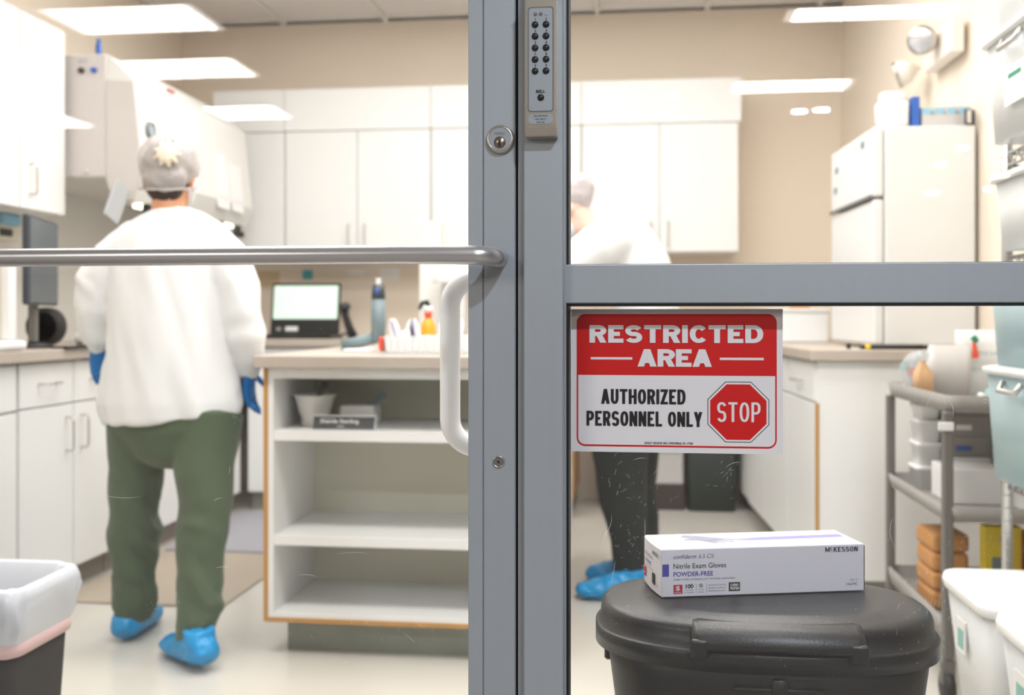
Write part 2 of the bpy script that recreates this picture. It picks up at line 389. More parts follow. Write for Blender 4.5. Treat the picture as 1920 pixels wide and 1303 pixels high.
# light fittings
def fitting(x, y, sx, sy, dm, label, group):
    t = thing('ceiling_light', label, 'light', (x, y, 2.70), group=group)
    b = B()
    for X0, X1, Y0, Y1 in ((-sx / 2 - .02, -sx / 2, -sy / 2 - .02, sy / 2 + .02), (sx / 2, sx / 2 + .02, -sy / 2 - .02, sy / 2 + .02), (-sx / 2, sx / 2, -sy / 2 - .02, -sy / 2), (-sx / 2, sx / 2, sy / 2, sy / 2 + .02)):
        bx(b, x + X0, x + X1, y + Y0, y + Y1, 2.712, 2.7395)
    obj('frame', b, M['grid'], t)
    obj('diffuser', box(x - sx / 2, x + sx / 2, y - sy / 2, y + sy / 2, 2.722, 2.735), dm, t)
    return t
for i, (x, y, k) in enumerate(LAB_PANELS): fitting(x, y, 1.18, .56, M['panel'], 'white ceiling light panel of the laboratory, %s row from the door, %s' % (('nearest', 'middle', 'farthest')[i // 2], ('left', 'right')[i % 2]), 'ceiling lights of the laboratory')
HL = ['ceiling panel mirrored in the glass over the flow cabinet, upper one', 'ceiling panel mirrored in the glass right of the lower flow cabinet front', 'ceiling panel mirrored in the glass at the left picture edge', 'ceiling panel mirrored in the glass at the top left corner', 'ceiling panel mirrored in the glass above the twin bright spots', 'ceiling panel mirrored in the glass at the top edge right of the post']
for (x, y, sx, sy), l in zip(HALL_PANELS, HL): fitting(x, y, sx, sy, M['hpanel'], l, 'hall ceiling panels')
SPOTS = [(.33, -5.35, 1, .05), (1.39, -6.02, 1, .07), (1.56, -5.98, 1, .07), (3.31, -8.04, 1, .06), (3.42, -9.1, 0, .06), (4.09, -11.7, 0, .1), (4.4, -10.09, 0, .09), (4.7, -11.4, 0, .05)]
SL = ['cool round downlight mirrored in the glass over the rear wall cabinets', 'left one of the twin bright spots mirrored beside the emergency light', 'right one of the twin bright spots mirrored beside the emergency light', 'cool downlight mirrored near the top of the fridge side', 'faint warm downlight mirrored high on the fridge side', 'bright warm downlight mirrored lowest on the fridge side', 'warm downlight mirrored right of the fridge', 'small faint downlight mirrored low on the fridge side']
for (x, y, cool, r), sl_ in zip(SPOTS, SL):
    t = thing('downlight', sl_, 'light', (x, y, 2.70), group='hall downlights')
    obj('rim', lathe(B(), [(r * 1.3, 0), (r * 1.3, .02), (r, .02), (r, 0)], (x, y, 2.72), 20), M['grid'], t)
    obj('lens', lathe(B(), [(r * .1, 0), (r * .9, .002), (r, .015)], (x, y, 2.715), 20), M['spotw'] if cool else M['spot'], t)
t = thing('downlight', 'square cool downlight above the hall side of the door', 'light', (.78, -.75, 2.70))
obj('rim', box(.66, .90, -.87, -.63, 2.725, 2.7395), M['grid'], t)

# ---------------------------------------------------------------- door_1 : aluminium leaf left of the post
GY = 1.205                                          # front face of the glass
d1 = stroot('door_1', (-.15, YD, 0))
obj('stile', bx(bx(B(), -.190, -.1725, YD + .0005, YD + .044, .02, 2.1, .0006), -.172, -.1335, YD, YD + .044, .02, 2.1, .0012), M['alu'], d1, label='satin grey aluminium lock stile with a fine seam')
obj('stile', box(-1.13, -1.07, YD, YD + .044, .02, 2.1, .0015), M['alu'], d1)
obj('rail', box(-1.07, -.19, YD, YD + .044, .02, .12, .0015), M['alu'], d1)
obj('rail', box(-1.07, -.19, YD, YD + .044, 2.02, 2.1, .0015), M['alu'], d1)
gp = obj('glass_pane', box(-1.07, -.1905, GY, GY + .006, .12, 2.02), M['glass'], d1, label='clear scratched glass of the door')
# push bar with a bent end
R_ = .0098 * 1.05
pts = [(-.1535, YD + .002, 1.0895), (-.1535, 1.135, 1.0895)]
for i in range(1, 9):
    a = PI / 2 * i / 8; pts.append((-.1535 - .021 + .021 * math.cos(a), 1.135 - .021 * math.sin(a) * 1.0, 1.0895 + .0002 * i))
pts += [(-.26, 1.112, 1.0922), (-.5, 1.112, 1.0922), (-1.02, 1.112, 1.0915)]
for i in range(1, 9):
    a = PI / 2 * i / 8; pts.append((-1.02 - .03 * math.sin(a), 1.112 + .03 * (1 - math.cos(a)), 1.0915))
pts.append((-1.05, YD + .002, 1.0915))
obj('push_bar', tube(B(), pts, R_ * 1.06, 24), M['bar'], d1, True, label='round anodised push bar bent back into the stile')
# pull handle on the far side
r2 = .0132; zt, zb, xo, yp = 1.071, .854, -.2295, 1.268
p = [(-.160, YD + .0445, zt), (-.160, YD + .07, zt), (-.165, YD + .088, zt), (-.178, yp, zt), (-.19, yp, zt)]
for i in range(0, 9):
    a = PI / 2 * i / 8; p.append((xo + .036 - .036 * math.sin(a), yp, zt - .036 + .036 * math.cos(a)))
for i in range(0, 9):
    a = PI / 2 * i / 8; p.append((xo + .036 - .036 * math.cos(a), yp, zb + .036 - .036 * math.sin(a)))
p += [(-.19, yp, zb), (-.178, yp, zb), (-.165, YD + .088, zb), (-.160, YD + .07, zb), (-.160, YD + .0445, zb)]
obj('pull_handle', tube(B(), p, r2, 20, side=None), M['pull'], d1, True, label='white looped pull handle on the inner side')
# cylinder lock
cx, cz = -.1512, 1.2305
lk = obj('lock_cylinder', lathe(B(), [(.0168, 0), (.0172, -.002), (.0166, -.0045), (.0136, -.0085), (.0134, -.0075), (.002, -.0075)], (cx, YD, cz), 48, 'y'), M['steel'], d1, True)
obj('lock_face', lathe(B(), [(.0001, -.0078), (.0131, -.0078), (.0131, -.0070)], (cx, YD, cz), 40, 'y'), M['keypl'], lk)
obj('lock_core', lathe(B(), [(.0001, -.0095), (.0062, -.0095), (.0069, -.0085), (.0069, -.0076)], (cx, YD, cz - .0042), 32, 'y'), M['brass'], lk, True)
kb = B(); bx(kb, cx - .0008, cx + .0008, YD - .0098, YD - .0094, cz - .0042, cz - .0012); bx(kb, cx - .0016, cx + .0012, YD - .0098, YD - .0094, cz - .0095, cz - .0042); obj('keyhole', kb, M['ink'], lk)
lo = lettering(lk, 'MEDECO', 0, 0, 0, .0032, .0125, M['grey']); lo.location = Vector((cx, YD - .0081, cz + .0062)) - WL[lk.name]
sx, sz = -.1535, .850
sk = obj('screw', lathe(B(), [(.0071, 0), (.0071, -.0022), (.0058, -.003), (.0056, -.0012), (.0001, -.0012)], (sx, YD, sz), 32, 'y'), M['steel'], d1, True)
b = lathe(B(), [(.0001, -.0022), (.005, -.002), (.005, -.001)], (sx, YD, sz), 24, 'y'); obj('screw_head', b, M['cartd'], sk)
b = B(); bx(b, -.0025, .0025, -.0001, .0001, -.0004, .0004); bx(b, -.0004, .0004, -.0001, .0001, -.0025, .0025); rot(b, .5, 'Y')
bmesh.ops.translate(b, verts=b.verts, vec=(sx, YD - .0024, sz)); obj('screw_slot', b, M['ink'], sk)

# ---------------------------------------------------------------- window_1 : post, rail and panes right of the door
w1 = stroot('window_1', (-.1, YD, 0))
obj('mullion', bx(bx(B(), -.1305, -.0735, YD - .001, YD + .06, 0, 2.2, .001), -.1225, -.0755, YD - .017, YD - .001, 0, 2.2, .0015), M['alu'], w1, label='satin grey aluminium post beside the door')
obj('door_gap', box(-.1335, -.1306, YD + .012, YD + .05, 0, 2.15), M['alud'], w1, label='dark strip painted as the shadow in the gap')  # near-black strip stands in for the shade between stile and post
obj('gasket', box(-.0735, -.0708, YD + .003, YD + .045, 0, 2.15), M['rubber'], w1)
obj('rail', box(-.0755, 1.26, YD - .001, YD + .055, 1.037, 1.0825, .0012), M['alu'], w1, label='horizontal aluminium rail')
gk = B(); bx(gk, -.0708, 1.24, YD + .002, YD + .045, 1.0338, 1.0369); bx(gk, -.0708, 1.24, YD + .006, YD + .03, 1.0826, 1.0832); obj('gasket', gk, M['rubber'], w1)
obj('rail', box(-.0735, 1.26, YD, YD + .055, .02, .07, .001), M['alu'], w1)
obj('rail', box(-.0735, 1.26, YD, YD + .055, 2.14, 2.2, .001), M['alu'], w1)
obj('mullion', box(1.24, 1.28, YD, YD + .055, .07, 2.14, .001), M['alu'], w1)
obj('glass_pane', box(-.0706, 1.24, GY, GY + .006, 1.0829, 2.14), M['glass'], w1, label='upper glass pane')
gl = obj('glass_pane', box(-.0706, 1.24, GY, GY + .006, .07, 1.0337), M['glass'], w1, label='lower glass pane with scratches')

# ================================================================ THE FRONT THINGS
# keypad
K = thing('door_keypad', 'silver keypad with ten black buttons on the aluminium post', 'keypad', (-.1005, YD - .017, 1.226))
kx0, kx1, kz0, kz1 = -.1185, -.0818, 1.2275, 1.3885
yk = YD - .0172
kb = B(); sec = [(yk, 1.2265), (yk - .0185, 1.2275), (yk - .022, 1.2375), (yk - .022, kz1 - .002), (yk, kz1 + .001)]
loft(kb, [[Vector((x, y, z)) for y, z in sec] for x in (kx0, kx1)]); bmesh.ops.bevel(kb, geom=kb.edges[:], offset=.0012, segments=2, affect='EDGES')
obj('housing', kb, M['steel'], K)
obj('visor', box(kx0, kx1, yk - .024, yk, kz1 + .0012, kz1 + .006, .001), M['black'], K)
cxk = -.1002; yf = yk - .0222
def rr2(w, h, r, z, cx_=cxk): return [(q.x, q.y) for q in rrect(cx_, z, w, h, r, 0)]
fr = flat(K, 'recess_rim', rr2(.0295, .1195, .0035, 1.3142), yf - .0002, M['cartd'])
pl = flat(K, 'button_plate', rr2(.027, .117, .003, 1.3138), yf - .0008, M['keypl'], 'blue-grey button plate')
for i in range(3): obj('indicator', lathe(B(), [(.0001, -.0008), (.0019, -.0007), (.0022, 0)], (cxk - .006 + .0062 * i, yf - .0009, 1.3654 + i * .0001), 16, 'y'), M['lens'] if i == 2 else M['cartd'], pl)
for r in range(5):
    for c in range(2):
        x, z = cxk - .0063 + .0125 * c, 1.3535 - .0132 * r
        obj('button', lathe(B(), [(.0001, -.0022), (.003, -.002), (.0038, -.0008), (.0039, 0)], (x, yf - .0009, z), 20, 'y'), M['black'], K, True)
        lettering(K, '1234567890'[r * 2 + c], x + .0003 - (-.1005), yf - .0012 - (YD - .017), z + .0062 - 1.226, .0026, None, M['ink'], .02)
obj('button', lathe(B(), [(.0001, -.0022), (.003, -.002), (.0038, -.0008), (.0039, 0)], (cxk + .0002, yf - .0009, 1.2705), 20, 'y'), M['black'], K, True, 'bell button')
lettering(K, 'BELL', cxk + .1005, yf - .0012 - (YD - .017), 1.2775 - 1.226, .0032, .0105, M['ink'], .03)
pb = flat(K, 'badge', rr2(.0285, .0118, .0058, 1.2462), yf - .0004, M['keypl'])
for s, dz, h, ww in (('SECURITRON', .0035, .0018, .016), ('ASSA ABLOY', 0, .0016, .013), ('DK-26', -.0037, .0016, .009)):
    lettering(K, s, cxk + .1005, yf - .0008 - (YD - .017), 1.2462 + dz - 1.226, h, ww, M['ink'])

# sign
SY = GY - .0009
S = thing('warning_sign', 'red and white restricted area sign stuck on the glass below the rail', 'sign', (.0548, SY, .8622))
L0, R0, T0, Bt0 = -.0700, .1795, 1.0306, .8590
obj('board', box(L0, R0, SY, SY + .0008, Bt0, T0), M['signw'], S)
W_, H_ = R0 - L0, T0 - Bt0
def sp(u, v): return (L0 + (u - 1070) / 397. * W_, T0 - (v - 578) / 272. * H_)   # sheet coordinates in units of the print
def sflat(name, pts, k, m, label=None): return flat(S, name, [sp(*q) for q in pts], SY - .0002 * k, m, label)
def srr(u0, v0, u1, v1, r):
    return [(q.x, q.y) for q in rrect((u0 + u1) / 2, (v0 + v1) / 2, u1 - u0, v1 - v0, r, 0, 6)]
sflat('border', srr(1081, 587.5, 1456, 839.5, 16), 1, M['red'])
sflat('lower_field', srr(1084, 680, 1453, 836, 13), 2, M['signw'])
sflat('red_field', [(1082, 640), (1455, 640), (1455, 703.5), (1082, 703.5)], 3, M['red'])
for u0, u1 in ((1108, 1187), (1351, 1432)): sflat('rule', [(u0, 669.5), (u1, 669.5), (u1, 674), (u0, 674)], 4, M['signw'])
def octo(cu, cv, rr): return [(cu + rr * math.cos(PI / 8 + PI / 4 * i) / math.cos(PI / 8), cv + rr * math.sin(PI / 8 + PI / 4 * i) / math.cos(PI / 8)) for i in range(8)]
for i, (rr, m) in enumerate(((57, 'ink'), (55.6, 'signw'), (52, 'red'))): sflat('octagon', octo(1385, 771.5, rr), 3 + i, M[m])
off = Vector((.0548, SY, .8622))
def stxt(s, u0, u1, v0, v1, m, bold, k=6):
    x0, z1 = sp(u0, v0); x1, z0 = sp(u1, v1)
    return lettering(S, s, (x0 + x1) / 2 - off.x, -.0002 * k, (z0 + z1) / 2 - off.z, z1 - z0, x1 - x0, M[m], bold)
def sblk(s_, u0, u1, v0, v1, m, tv, th, gw, gap, space=.35):
    x0, z1 = sp(u0, v0); x1, z0 = sp(u1, v1); me = blocktext(s_, z1 - z0, x1 - x0, tv, th, gw, gap, space)
    me.materials.append(M[m]); o = bpy.data.objects.new('lettering', me); C.objects.link(o); o.parent = S
    o.location = Vector(((x0 + x1) / 2, SY - .0012, (z0 + z1) / 2)) - off
sblk('RESTRICTED', 1105.5, 1431, 608.5, 642, 'signw', .31, .235, .93, .10)
sblk('AREA', 1197, 1336, 654, 687, 'signw', .31, .235, .93, .05)
sblk('AUTHORIZED', 1128, 1287, 730, 758, 'ink', .185, .16, .50, .085)
sblk('PERSONNEL ONLY', 1100, 1318, 772, 800, 'ink', .185, .16, .50, .085, .32)
sblk('STOP', 1346, 1426, 753, 790, 'signw', .125, .115, .43, .10)
stxt('SIGO SIGNS RE-ORDER# SI-1700', 1210, 1301, 829.5, 833.5, 'ink', .01)

# black step bin with lid
LB = thing('lidded_trash_can', 'large black plastic trash can with domed lid behind the glass', 'trash can', (.185, 1.42, 0))
def sup(cx, cy, a, b_, z, n=64, e=2.6, eb=None):
    out = []
    for i in range(n):
        t_ = 2 * PI * i / n; c, s = math.cos(t_), math.sin(t_)
        out.append(Vector((cx + a * math.copysign(abs(c) ** (2 / e), c), cy + b_ * math.copysign(abs(s) ** (2 / e), s), z)))
    return out
bcx, bcy = .1765, 1.366
ra, rb = .222, .135
rings = []
for fa, z in ((1.0, .589), (1.0, .6105), (.988, .613), (.972, .6135), (.966, .632), (.953, .6385), (.925, .6425), (.87, .645), (.80, .6475), (.74, .650), (.70, .6505), (.66, .6500), (.3, .6500), (.05, .6500)):
    rings.append(sup(bcx, bcy, ra * fa, rb * fa if fa > .9 else rb * (fa * .985), z, 96, 2.5))
inner = [sup(bcx, bcy, ra * .97, rb * .97, .590, 96, 2.5)]
bml = loft(B(), inner + rings)
lidp = obj('lid', bml, M['lid'], LB, True)
# front lip with two down-turned tabs
fl = B(); y0 = bcy - rb
prof = [(y0 + .040, .6465), (y0 + .02, .6455), (y0 + .006, .641), (y0 - .004, .630), (y0 - .006, .621), (y0 - .005, .617), (y0 + .0, .617), (y0 + .006, .624), (y0 + .040, .638)]
loft(fl, [[Vector((x, y + dy, z + dz)) for y, z in prof] for x, dy, dz in ((.074, .010, -.006), (.078, .003, -.001), (.086, 0, 0), (.272, 0, 0), (.280, .003, -.001), (.284, .010, -.006))])
for x in (.085, .273): bx(fl, x - .011, x + .011, y0 - .006, y0 + .008, .606, .630, .004, 3)
obj('lid_lip', fl, M['lid'], lidp, True)
bb = B(); rg = []
for fa, z in ((.78, .0), (.80, .01), (.885, .52), (.915, .57), (.93, .60)): rg.append(sup(bcx, bcy, ra * fa, rb * fa, z, 64, 3.2))
loft(bb, rg); obj('body', bb, M['bin'], LB, True)
vb = B(); cyl(vb, (bcx + .004, bcy - .895 * rb * .995, .02), (bcx + .004, bcy - .93 * rb * .99, .56), .004); bx(vb, bcx - .05, bcx + .06, bcy - rb * .95, bcy - rb * .88, .565, .570, .001); bx(vb, bcx - .005, bcx + .014, bcy - rb * .97, bcy - rb * .9, .56, .582, .002)
obj('pedal_rod', vb, M['bin'], LB, True)
obj('pedal', box(bcx - .05, bcx + .05, bcy - .2, bcy - .13, .02, .035, .005, 2), M['black'], LB)
obj('side_clip', box(bcx - ra * .945, bcx - ra * .9, bcy - .02, bcy + .02, .56, .59, .003), M['black'], LB)

# glove box
ga = yaw + math.radians(7.0)
GB = thing('glove_box', 'white and lavender carton of nitrile exam gloves lying on the black lid', 'box', (.0425, 1.330, .6512), ga)
gw, gd, gh = .281, .090, .0625
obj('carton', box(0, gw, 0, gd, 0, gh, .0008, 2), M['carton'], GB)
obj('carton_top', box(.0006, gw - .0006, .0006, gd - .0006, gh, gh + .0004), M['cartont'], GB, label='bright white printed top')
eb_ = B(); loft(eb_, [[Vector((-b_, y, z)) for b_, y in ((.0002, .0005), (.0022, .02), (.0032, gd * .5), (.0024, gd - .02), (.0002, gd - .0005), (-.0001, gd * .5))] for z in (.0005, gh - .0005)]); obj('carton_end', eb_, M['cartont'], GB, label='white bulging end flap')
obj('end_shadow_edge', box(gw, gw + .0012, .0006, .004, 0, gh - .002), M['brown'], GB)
ex = Matrix.Identity(4)
def gx(u): return (u - 1240) / 390. * gw
def gz(v): return gh * (1 - (v - 1033) / 84.5)
def gt(s, u0, u1, v0, v1, m='ink', bold=0, shear=0):
    return lettering(GB, s, (gx(u0) + gx(u1)) / 2, -.0003, (gz(v0) + gz(v1)) / 2, gz(v0) - gz(v1), gx(u1) - gx(u0), M[m], bold, shear)
def gf(name, u0, u1, v0, v1, m, k=1, r=0):
    bm = box(gx(u0), gx(u1), -.00012 * k, 0, gz(v1), gz(v0)); return obj(name, bm, M[m], GB)
gt('confiderm', 1262, 1305, 1042, 1049.5, 'navy', 0, .35); gt('6.5 CX', 1310, 1340, 1042, 1049.5, 'grey', 0, .25)
gt('Nitrile Exam Gloves', 1262, 1362, 1058, 1067, 'ink', .004)
gt('POWDER-FREE', 1262, 1337, 1073, 1081, 'violet', .02)
gt('CHEMO TESTED | EXTENDED CUFF | TEXTURED | NON-STERILE', 1262, 1380, 1085.5, 1088, 'grey', .01)
gf('purple_tab', 1241, 1253.5, 1059, 1081, 'violet'); gf('red_square', 1262, 1279, 1096, 1112.5, 'crim')
gt('S', 1266.5, 1274, 1098.5, 1106, 'cartont', .04); gt('SMALL', 1264, 1277, 1108.5, 1111, 'cartont')
gt('100', 1285, 1299.5, 1095.5, 1102.5, 'ink', .03); gt('GLOVES', 1285, 1299, 1105, 1107, 'grey'); gt('BY WEIGHT', 1283, 1301, 1109.5, 1111.5, 'grey')
gt('DO NOT', 1309, 1320, 1104.5, 1106.5, 'grey'); gt('RE-USE', 1309, 1320, 1109, 1111, 'grey')
nr = B(); tube(nr, [(gx(1314) + .0022 * math.cos(q * PI / 8), -.0003, gz(1098.5) + .0022 * math.sin(q * PI / 8)) for q in range(17)], .0003, 6); tube(nr, [(gx(1314) - .0015, -.0003, gz(1098.5) + .0015), (gx(1314) + .0015, -.0003, gz(1098.5) - .0015)], .0003, 6)
obj('reuse_symbol', nr, M['ink'], GB)
for q, s in enumerate(('SEE BOX BOTTOM FOR', 'SPECIFIC CHEMICAL', 'RESISTANCE DATA')): gt(s, 1328, 1361, 1097 + q * 5.2, 1099.4 + q * 5.2, 'grey')
for u in (1304.5, 1324.5): gf('divider', u, u + .6, 1095, 1112, 'grey')
obj('black_badge', box(gx(1367), gx(1388.5), -.0002, 0, gz(1110.5), gz(1094.5), .0001), M['ink'], GB)
gt('CHEMO', 1369.5, 1386, 1097, 1101.5, 'cartont', .03); gt('TESTED', 1369, 1387, 1103.2, 1107.8, 'cartont', .03)
def gblk(s_, u0, u1, v0, v1, tv=.2, th=.17, gw_=.62, gap=.12):
    me = blocktext(s_, gz(v0) - gz(v1), gx(u1) - gx(u0), tv, th, gw_, gap); me.materials.append(M['navy'])
    o = bpy.data.objects.new('lettering', me); C.objects.link(o); o.parent = GB; o.location = ((gx(u0) + gx(u1)) / 2, -.0003, (gz(v0) + gz(v1)) / 2)
gblk('M', 1553.5, 1562.5, 1036.5, 1045.5, .17); gblk('C', 1563.5, 1568.5, 1036.5, 1042.2); gf('orange_dash', 1563.5, 1568.5, 1044, 1045.2, 'orange', 2)
gblk('KESSON', 1570, 1617.5, 1036.5, 1045.5)
gt('REF #', 1603, 1617, 1095.5, 1098.5, 'grey'); gt('14-674C', 1595, 1617.5, 1102, 1107, 'ink')
# top print
def topflat(name, pts, m, k=1):
    bm = B(); a = [bm.verts.new((q[0], q[1] * .76, gh + .0004 + .0002 * k)) for q in pts]; bm.faces.new(a); r = bmesh.ops.extrude_face_region(bm, geom=bm.faces[:]); bmesh.ops.translate(bm, verts=[v for v in r['geom'] if isinstance(v, bmesh.types.BMVert)], vec=(0, 0, -.0001))
    return obj(name, bm, M[m], GB)
topflat('lilac_band', [(.11, .060), (.14, .052), (.20, .055), (.274, .060), (.274, .082), (.20, .078), (.15, .074)], 'lilac')
hd = [(.018, .105), (.035, .098), (.05, .085), (.085, .062), (.083, .058), (.055, .072), (.078, .048), (.075, .045), (.048, .066), (.066, .040), (.063, .038), (.040, .062), (.052, .040), (.048, .039), (.030, .064), (.012, .066), (.011, .07), (.022, .076), (.012, .095)]
topflat('glove_print', [(x + .035, y) for x, y in hd], 'glovep', 2)
topflat('brown_slot', [(.135, .098), (.160, .098), (.160, .104), (.135, .104)], 'greyb'); topflat('pink_print', [(.235, .1), (.25, .1), (.25, .104), (.235, .104)], 'lilac', 1)
for i in range(4):
    m_ = text('NON-LATEX PROTECTION' if i % 2 else 'AMBIDEXTROUS GLOVES', .0035, .06); me_ = m_
    me_.transform(Matrix.Rotation(-PI / 2, 4, 'X')); me_.transform(Matrix.Translation((.21 if i < 3 else .055, .012 + .009 * (i % 3), gh + .0009)))
    me_.materials.append(M['glovep']); o = bpy.data.objects.new('lettering', me_); C.objects.link(o); o.parent = GB
# end print
E_ = Matrix.Translation((-.0036, 0, 0)) @ Matrix.Rotation(-PI / 2, 4, 'Z')
def et(s, a, z, h, w_, m, bold=0): lettering(GB, s, -a, 0, z, h, w_, M[m], bold, mtx=E_)
et('McKESSON', .020, gh - .010, .005, .028, 'navy', .02); et('Nitrile Exam Gloves', .056, gh - .018, .0055, .044, 'grey'); et('POWDER-FREE', .060, gh - .028, .005, .034, 'violet', .01); et('CHEMO TESTED | TEXTURED', .054, gh - .035, .002, .046, 'grey')
obj('red_square', box(-.0035, -.0014, .070, .082, gh - .052, gh - .039), M['crim'], GB); obj('black_badge', box(-.0036, -.002, .024, .036, gh - .052, gh - .038), M['ink'], GB)
et('100', .066, gh - .043, .004, .009, 'grey'); et('14-674C', .010, gh - .050, .003, .012, 'grey')

# small waste bin at the left with liner
LW = thing('waste_bin', 'open black plastic waste bin at the lower left, lined with a bag', 'trash can', (-1.245, 1.80, 0), math.radians(0), local=False)
wx, wy, ww, wd = -1.255, 1.785, .30, .215
Z1 = .513
def rs(z, k=1.0, g=0): f = .80 + .20 * z / Z1; return rrect(wx, wy, ww * f * k + g, wd * f * k + g, .035 * f, z, 6)
obj('body', loft(B(), [rs(0), rs(.25), rs(Z1), rs(Z1, 1, -.008), rs(.02, 1, -.012)]), M['blackm'], LW, True)
LN = thing('bin_liner', 'translucent white bag with pale pink drawstring folded over the small bin rim', 'bag', (wx, wy, .36))
def fz(a, amp): return amp * (math.sin(3 * a + 1) + .6 * math.sin(7 * a) + .4 * math.sin(13 * a + 2))
def lring(z, g, amp, n0=11, tw=0):
    r = rrect(wx, wy, ww * (.80 + .2 * min(z, Z1) / Z1) + g, wd * (.80 + .2 * min(z, Z1) / Z1) + g, .04, z, n0); out = []
    for i, q in enumerate(r):
        a = 2 * PI * i / len(r); d = Vector((q.x - wx, q.y - wy, 0)).normalized(); out.append(q + d * fz(a + tw, amp) + Vector((0, 0, fz(a * 1.3 + tw, amp * .8))))
    return out
lb = loft(B(), [lring(.425, .016, .0008), lring(.45, .028, .0055, tw=.6), lring(.48, .032, .006, tw=1.2), lring(.505, .030, .003, tw=2), lring(.523, .020, .002, tw=2), lring(.529, .006, .0015, tw=2), lring(.523, -.014, .002, tw=2.5), lring(.46, -.046, .005, tw=3), lring(.36, -.062, .008, tw=4), lring(.2, -.085, .011, tw=5)], caps=False)
obj('bag_film', lb, M['liner'], LN, True)
obj('drawstring', loft(B(), [lring(.402, .013, .0005), lring(.402, .0155, .0005), lring(.427, .0175, .0006), lring(.427, .013, .0006)], caps=False), M['pink'], LN, True, 'pale pink drawstring hem')

# ================================================================ SCRATCHES ON THE GLASS (thin slivers lying on the panes)
def sliver(bm, x, z, L_, ang, wd_=.00022, bend=0.0):
    pr_ = None; n = 4
    L = []
    for i in range(n + 1):
        t_ = i / n - .5; a = ang + bend * t_
        L.append((x + L_ * t_ * math.cos(ang) - bend * L_ * (t_ * t_ - .25) * math.sin(ang), z + L_ * t_ * math.sin(ang) + bend * L_ * (t_ * t_ - .25) * math.cos(ang), wd_ * (1 - abs(2 * t_) ** 2 * .8)))
    y = GY - .00025
    up = Vector((-math.sin(ang), 0, math.cos(ang)))
    a = [bm.verts.new(Vector((p[0], y, p[1])) + up * p[2]) for p in L]; b = [bm.verts.new(Vector((p[0], y, p[1])) - up * p[2]) for p in L]
    for i in range(n): bm.faces.new((a[i], a[i + 1], b[i + 1], b[i]))
rs_ = random.Random(11)
def gpx(u, v): return (u - 1180) * .000646 * .99, 1.02 - (v - 596) * .000641   # sheet scale of the pane
sb = B(); sb2 = B()
def cluster(bm, u, v, su, sv, n, L0=.002, L1=.008, ang=None, sp_=.5, wd_=.00006):
    for _ in range(n):
        x, z = gpx(rs_.gauss(u, su), rs_.gauss(v, sv))
        if bm is sb and (x < -.069 or z > 1.03 or z < .08): continue
        a = rs_.uniform(0, PI) if ang is None else rs_.gauss(ang, sp_)
        sliver(bm, x, z, rs_.uniform(L0, L1), a, wd_ * rs_.uniform(.5, 1.5), rs_.uniform(-.5, .5))
cluster(sb, 1200, 1030, 28, 40, 60, .001, .006); cluster(sb, 1370, 885, 18, 20, 22, .001, .008, .6, .6); cluster(sb, 1190, 900, 40, 30, 34, .001, .008, 1.2, .5)
cluster(sb, 1830, 1010, 45, 45, 60, .001, .006); cluster(sb, 1750, 1100, 40, 50, 55, .001, .012, 1.5, .3); cluster(sb, 1680, 1080, 20, 60, 14, .003, .012, 1.4, .2)
cluster(sb, 1340, 1110, 150, 60, 30, .0006, .003); cluster(sb, 1110, 1110, 25, 20, 20, .001, .008, .1, .3); cluster(sb, 1600, 1190, 120, 40, 26, .0006, .003)
for u, v, L_, a, bn in ((1209, 990, .026, PI / 2, 0), (1139, 985, .028, 1.2, .5), (1133, 1000, .026, 1.35, .3), (1200, 860, .016, .15, -.3), (1372, 868, .02, .35, -.5), (1723, 745, .025, 1.15, -.4), (1757, 760, .022, 1.75, .5), (1817, 745, .008, 0, -.9), (1817, 750, .006, 0, -.9), (1658, 985, .035, 1.62, -.5), (1800, 963, .03, 0, .1), (1660, 905, .012, -.9, .2), (1150, 1075, .03, 1.4, 0), (1470, 945, .0, 0, 0)):
    if L_: x, z = gpx(u, v); sliver(sb, x, z, L_, a, .00013, bn)
obj('scratches', sb, M['scratch'], gl)['kind'] = 'stuff'
cluster(sb2, 255, 1150, 30, 15, 12, .001, .005); cluster(sb2, 300, 368, 25, 12, 12, .001, .005); cluster(sb2, 410, 800, 20, 8, 8, .001, .006); cluster(sb2, 600, 1190, 120, 30, 30, .001, .008); cluster(sb2, 500, 300, 250, 180, 46, .0006, .003); cluster(sb2, 640, 800, 90, 60, 22, .0006, .005)
for u, v, L_, a, bn in ((375, 953, .012, .35, -.4), (289, 313, .03, .3, .1), (200, 668, .01, -.6, 0), (203, 682, .01, 1.1, 0), (452, 712, .012, -.8, 0), (335, 30, .014, -1.1, 0), (385, 1087, .018, .05, -.3), (600, 790, .018, 0, .1), (560, 1100, .03, -.1, -.4), (760, 1210, .02, -.7, 0), (398, 895, .012, 1.5, .3), (250, 1160, .009, 1.1, 0), (75, 570, .05, .05, .1), (543, 540, .006, -1.0, 0), (175, 950, .05, -.02, .2), (650, 1055, .05, .02, -.3)):
    x, z = gpx(u, v); sliver(sb2, x, z, L_, a, .00012, bn)
obj('scratches', sb2, M['scratch'], gp)['kind'] = 'stuff'

# ================================================================ LABORATORY: FITTED UNITS
def uhandle(bm, x, y, z0, z1, out, axis='x'):
    """bent wire pull, vertical; out = direction vector of projection"""
    o = Vector(out) * .03
    tube(bm, [Vector((x, y, z0)), Vector((x, y, z0)) + o * .8, Vector((x, y, z0 + .012)) + o, Vector((x, y, z1 - .012)) + o, Vector((x, y, z1)) + o * .8, Vector((x, y, z1))], .0045, 8)
    return bm
def hhandle(bm, x, y, z, w_, out, along):
    o = Vector(out) * .03; a = Vector(along) * w_ / 2; p = Vector((x, y, z))
    tube(bm, [p - a, p - a + o * .8, p - a * .8 + o, p + a * .8 + o, p + a + o * .8, p + a], .0045, 8); return bm
XF = -2.03
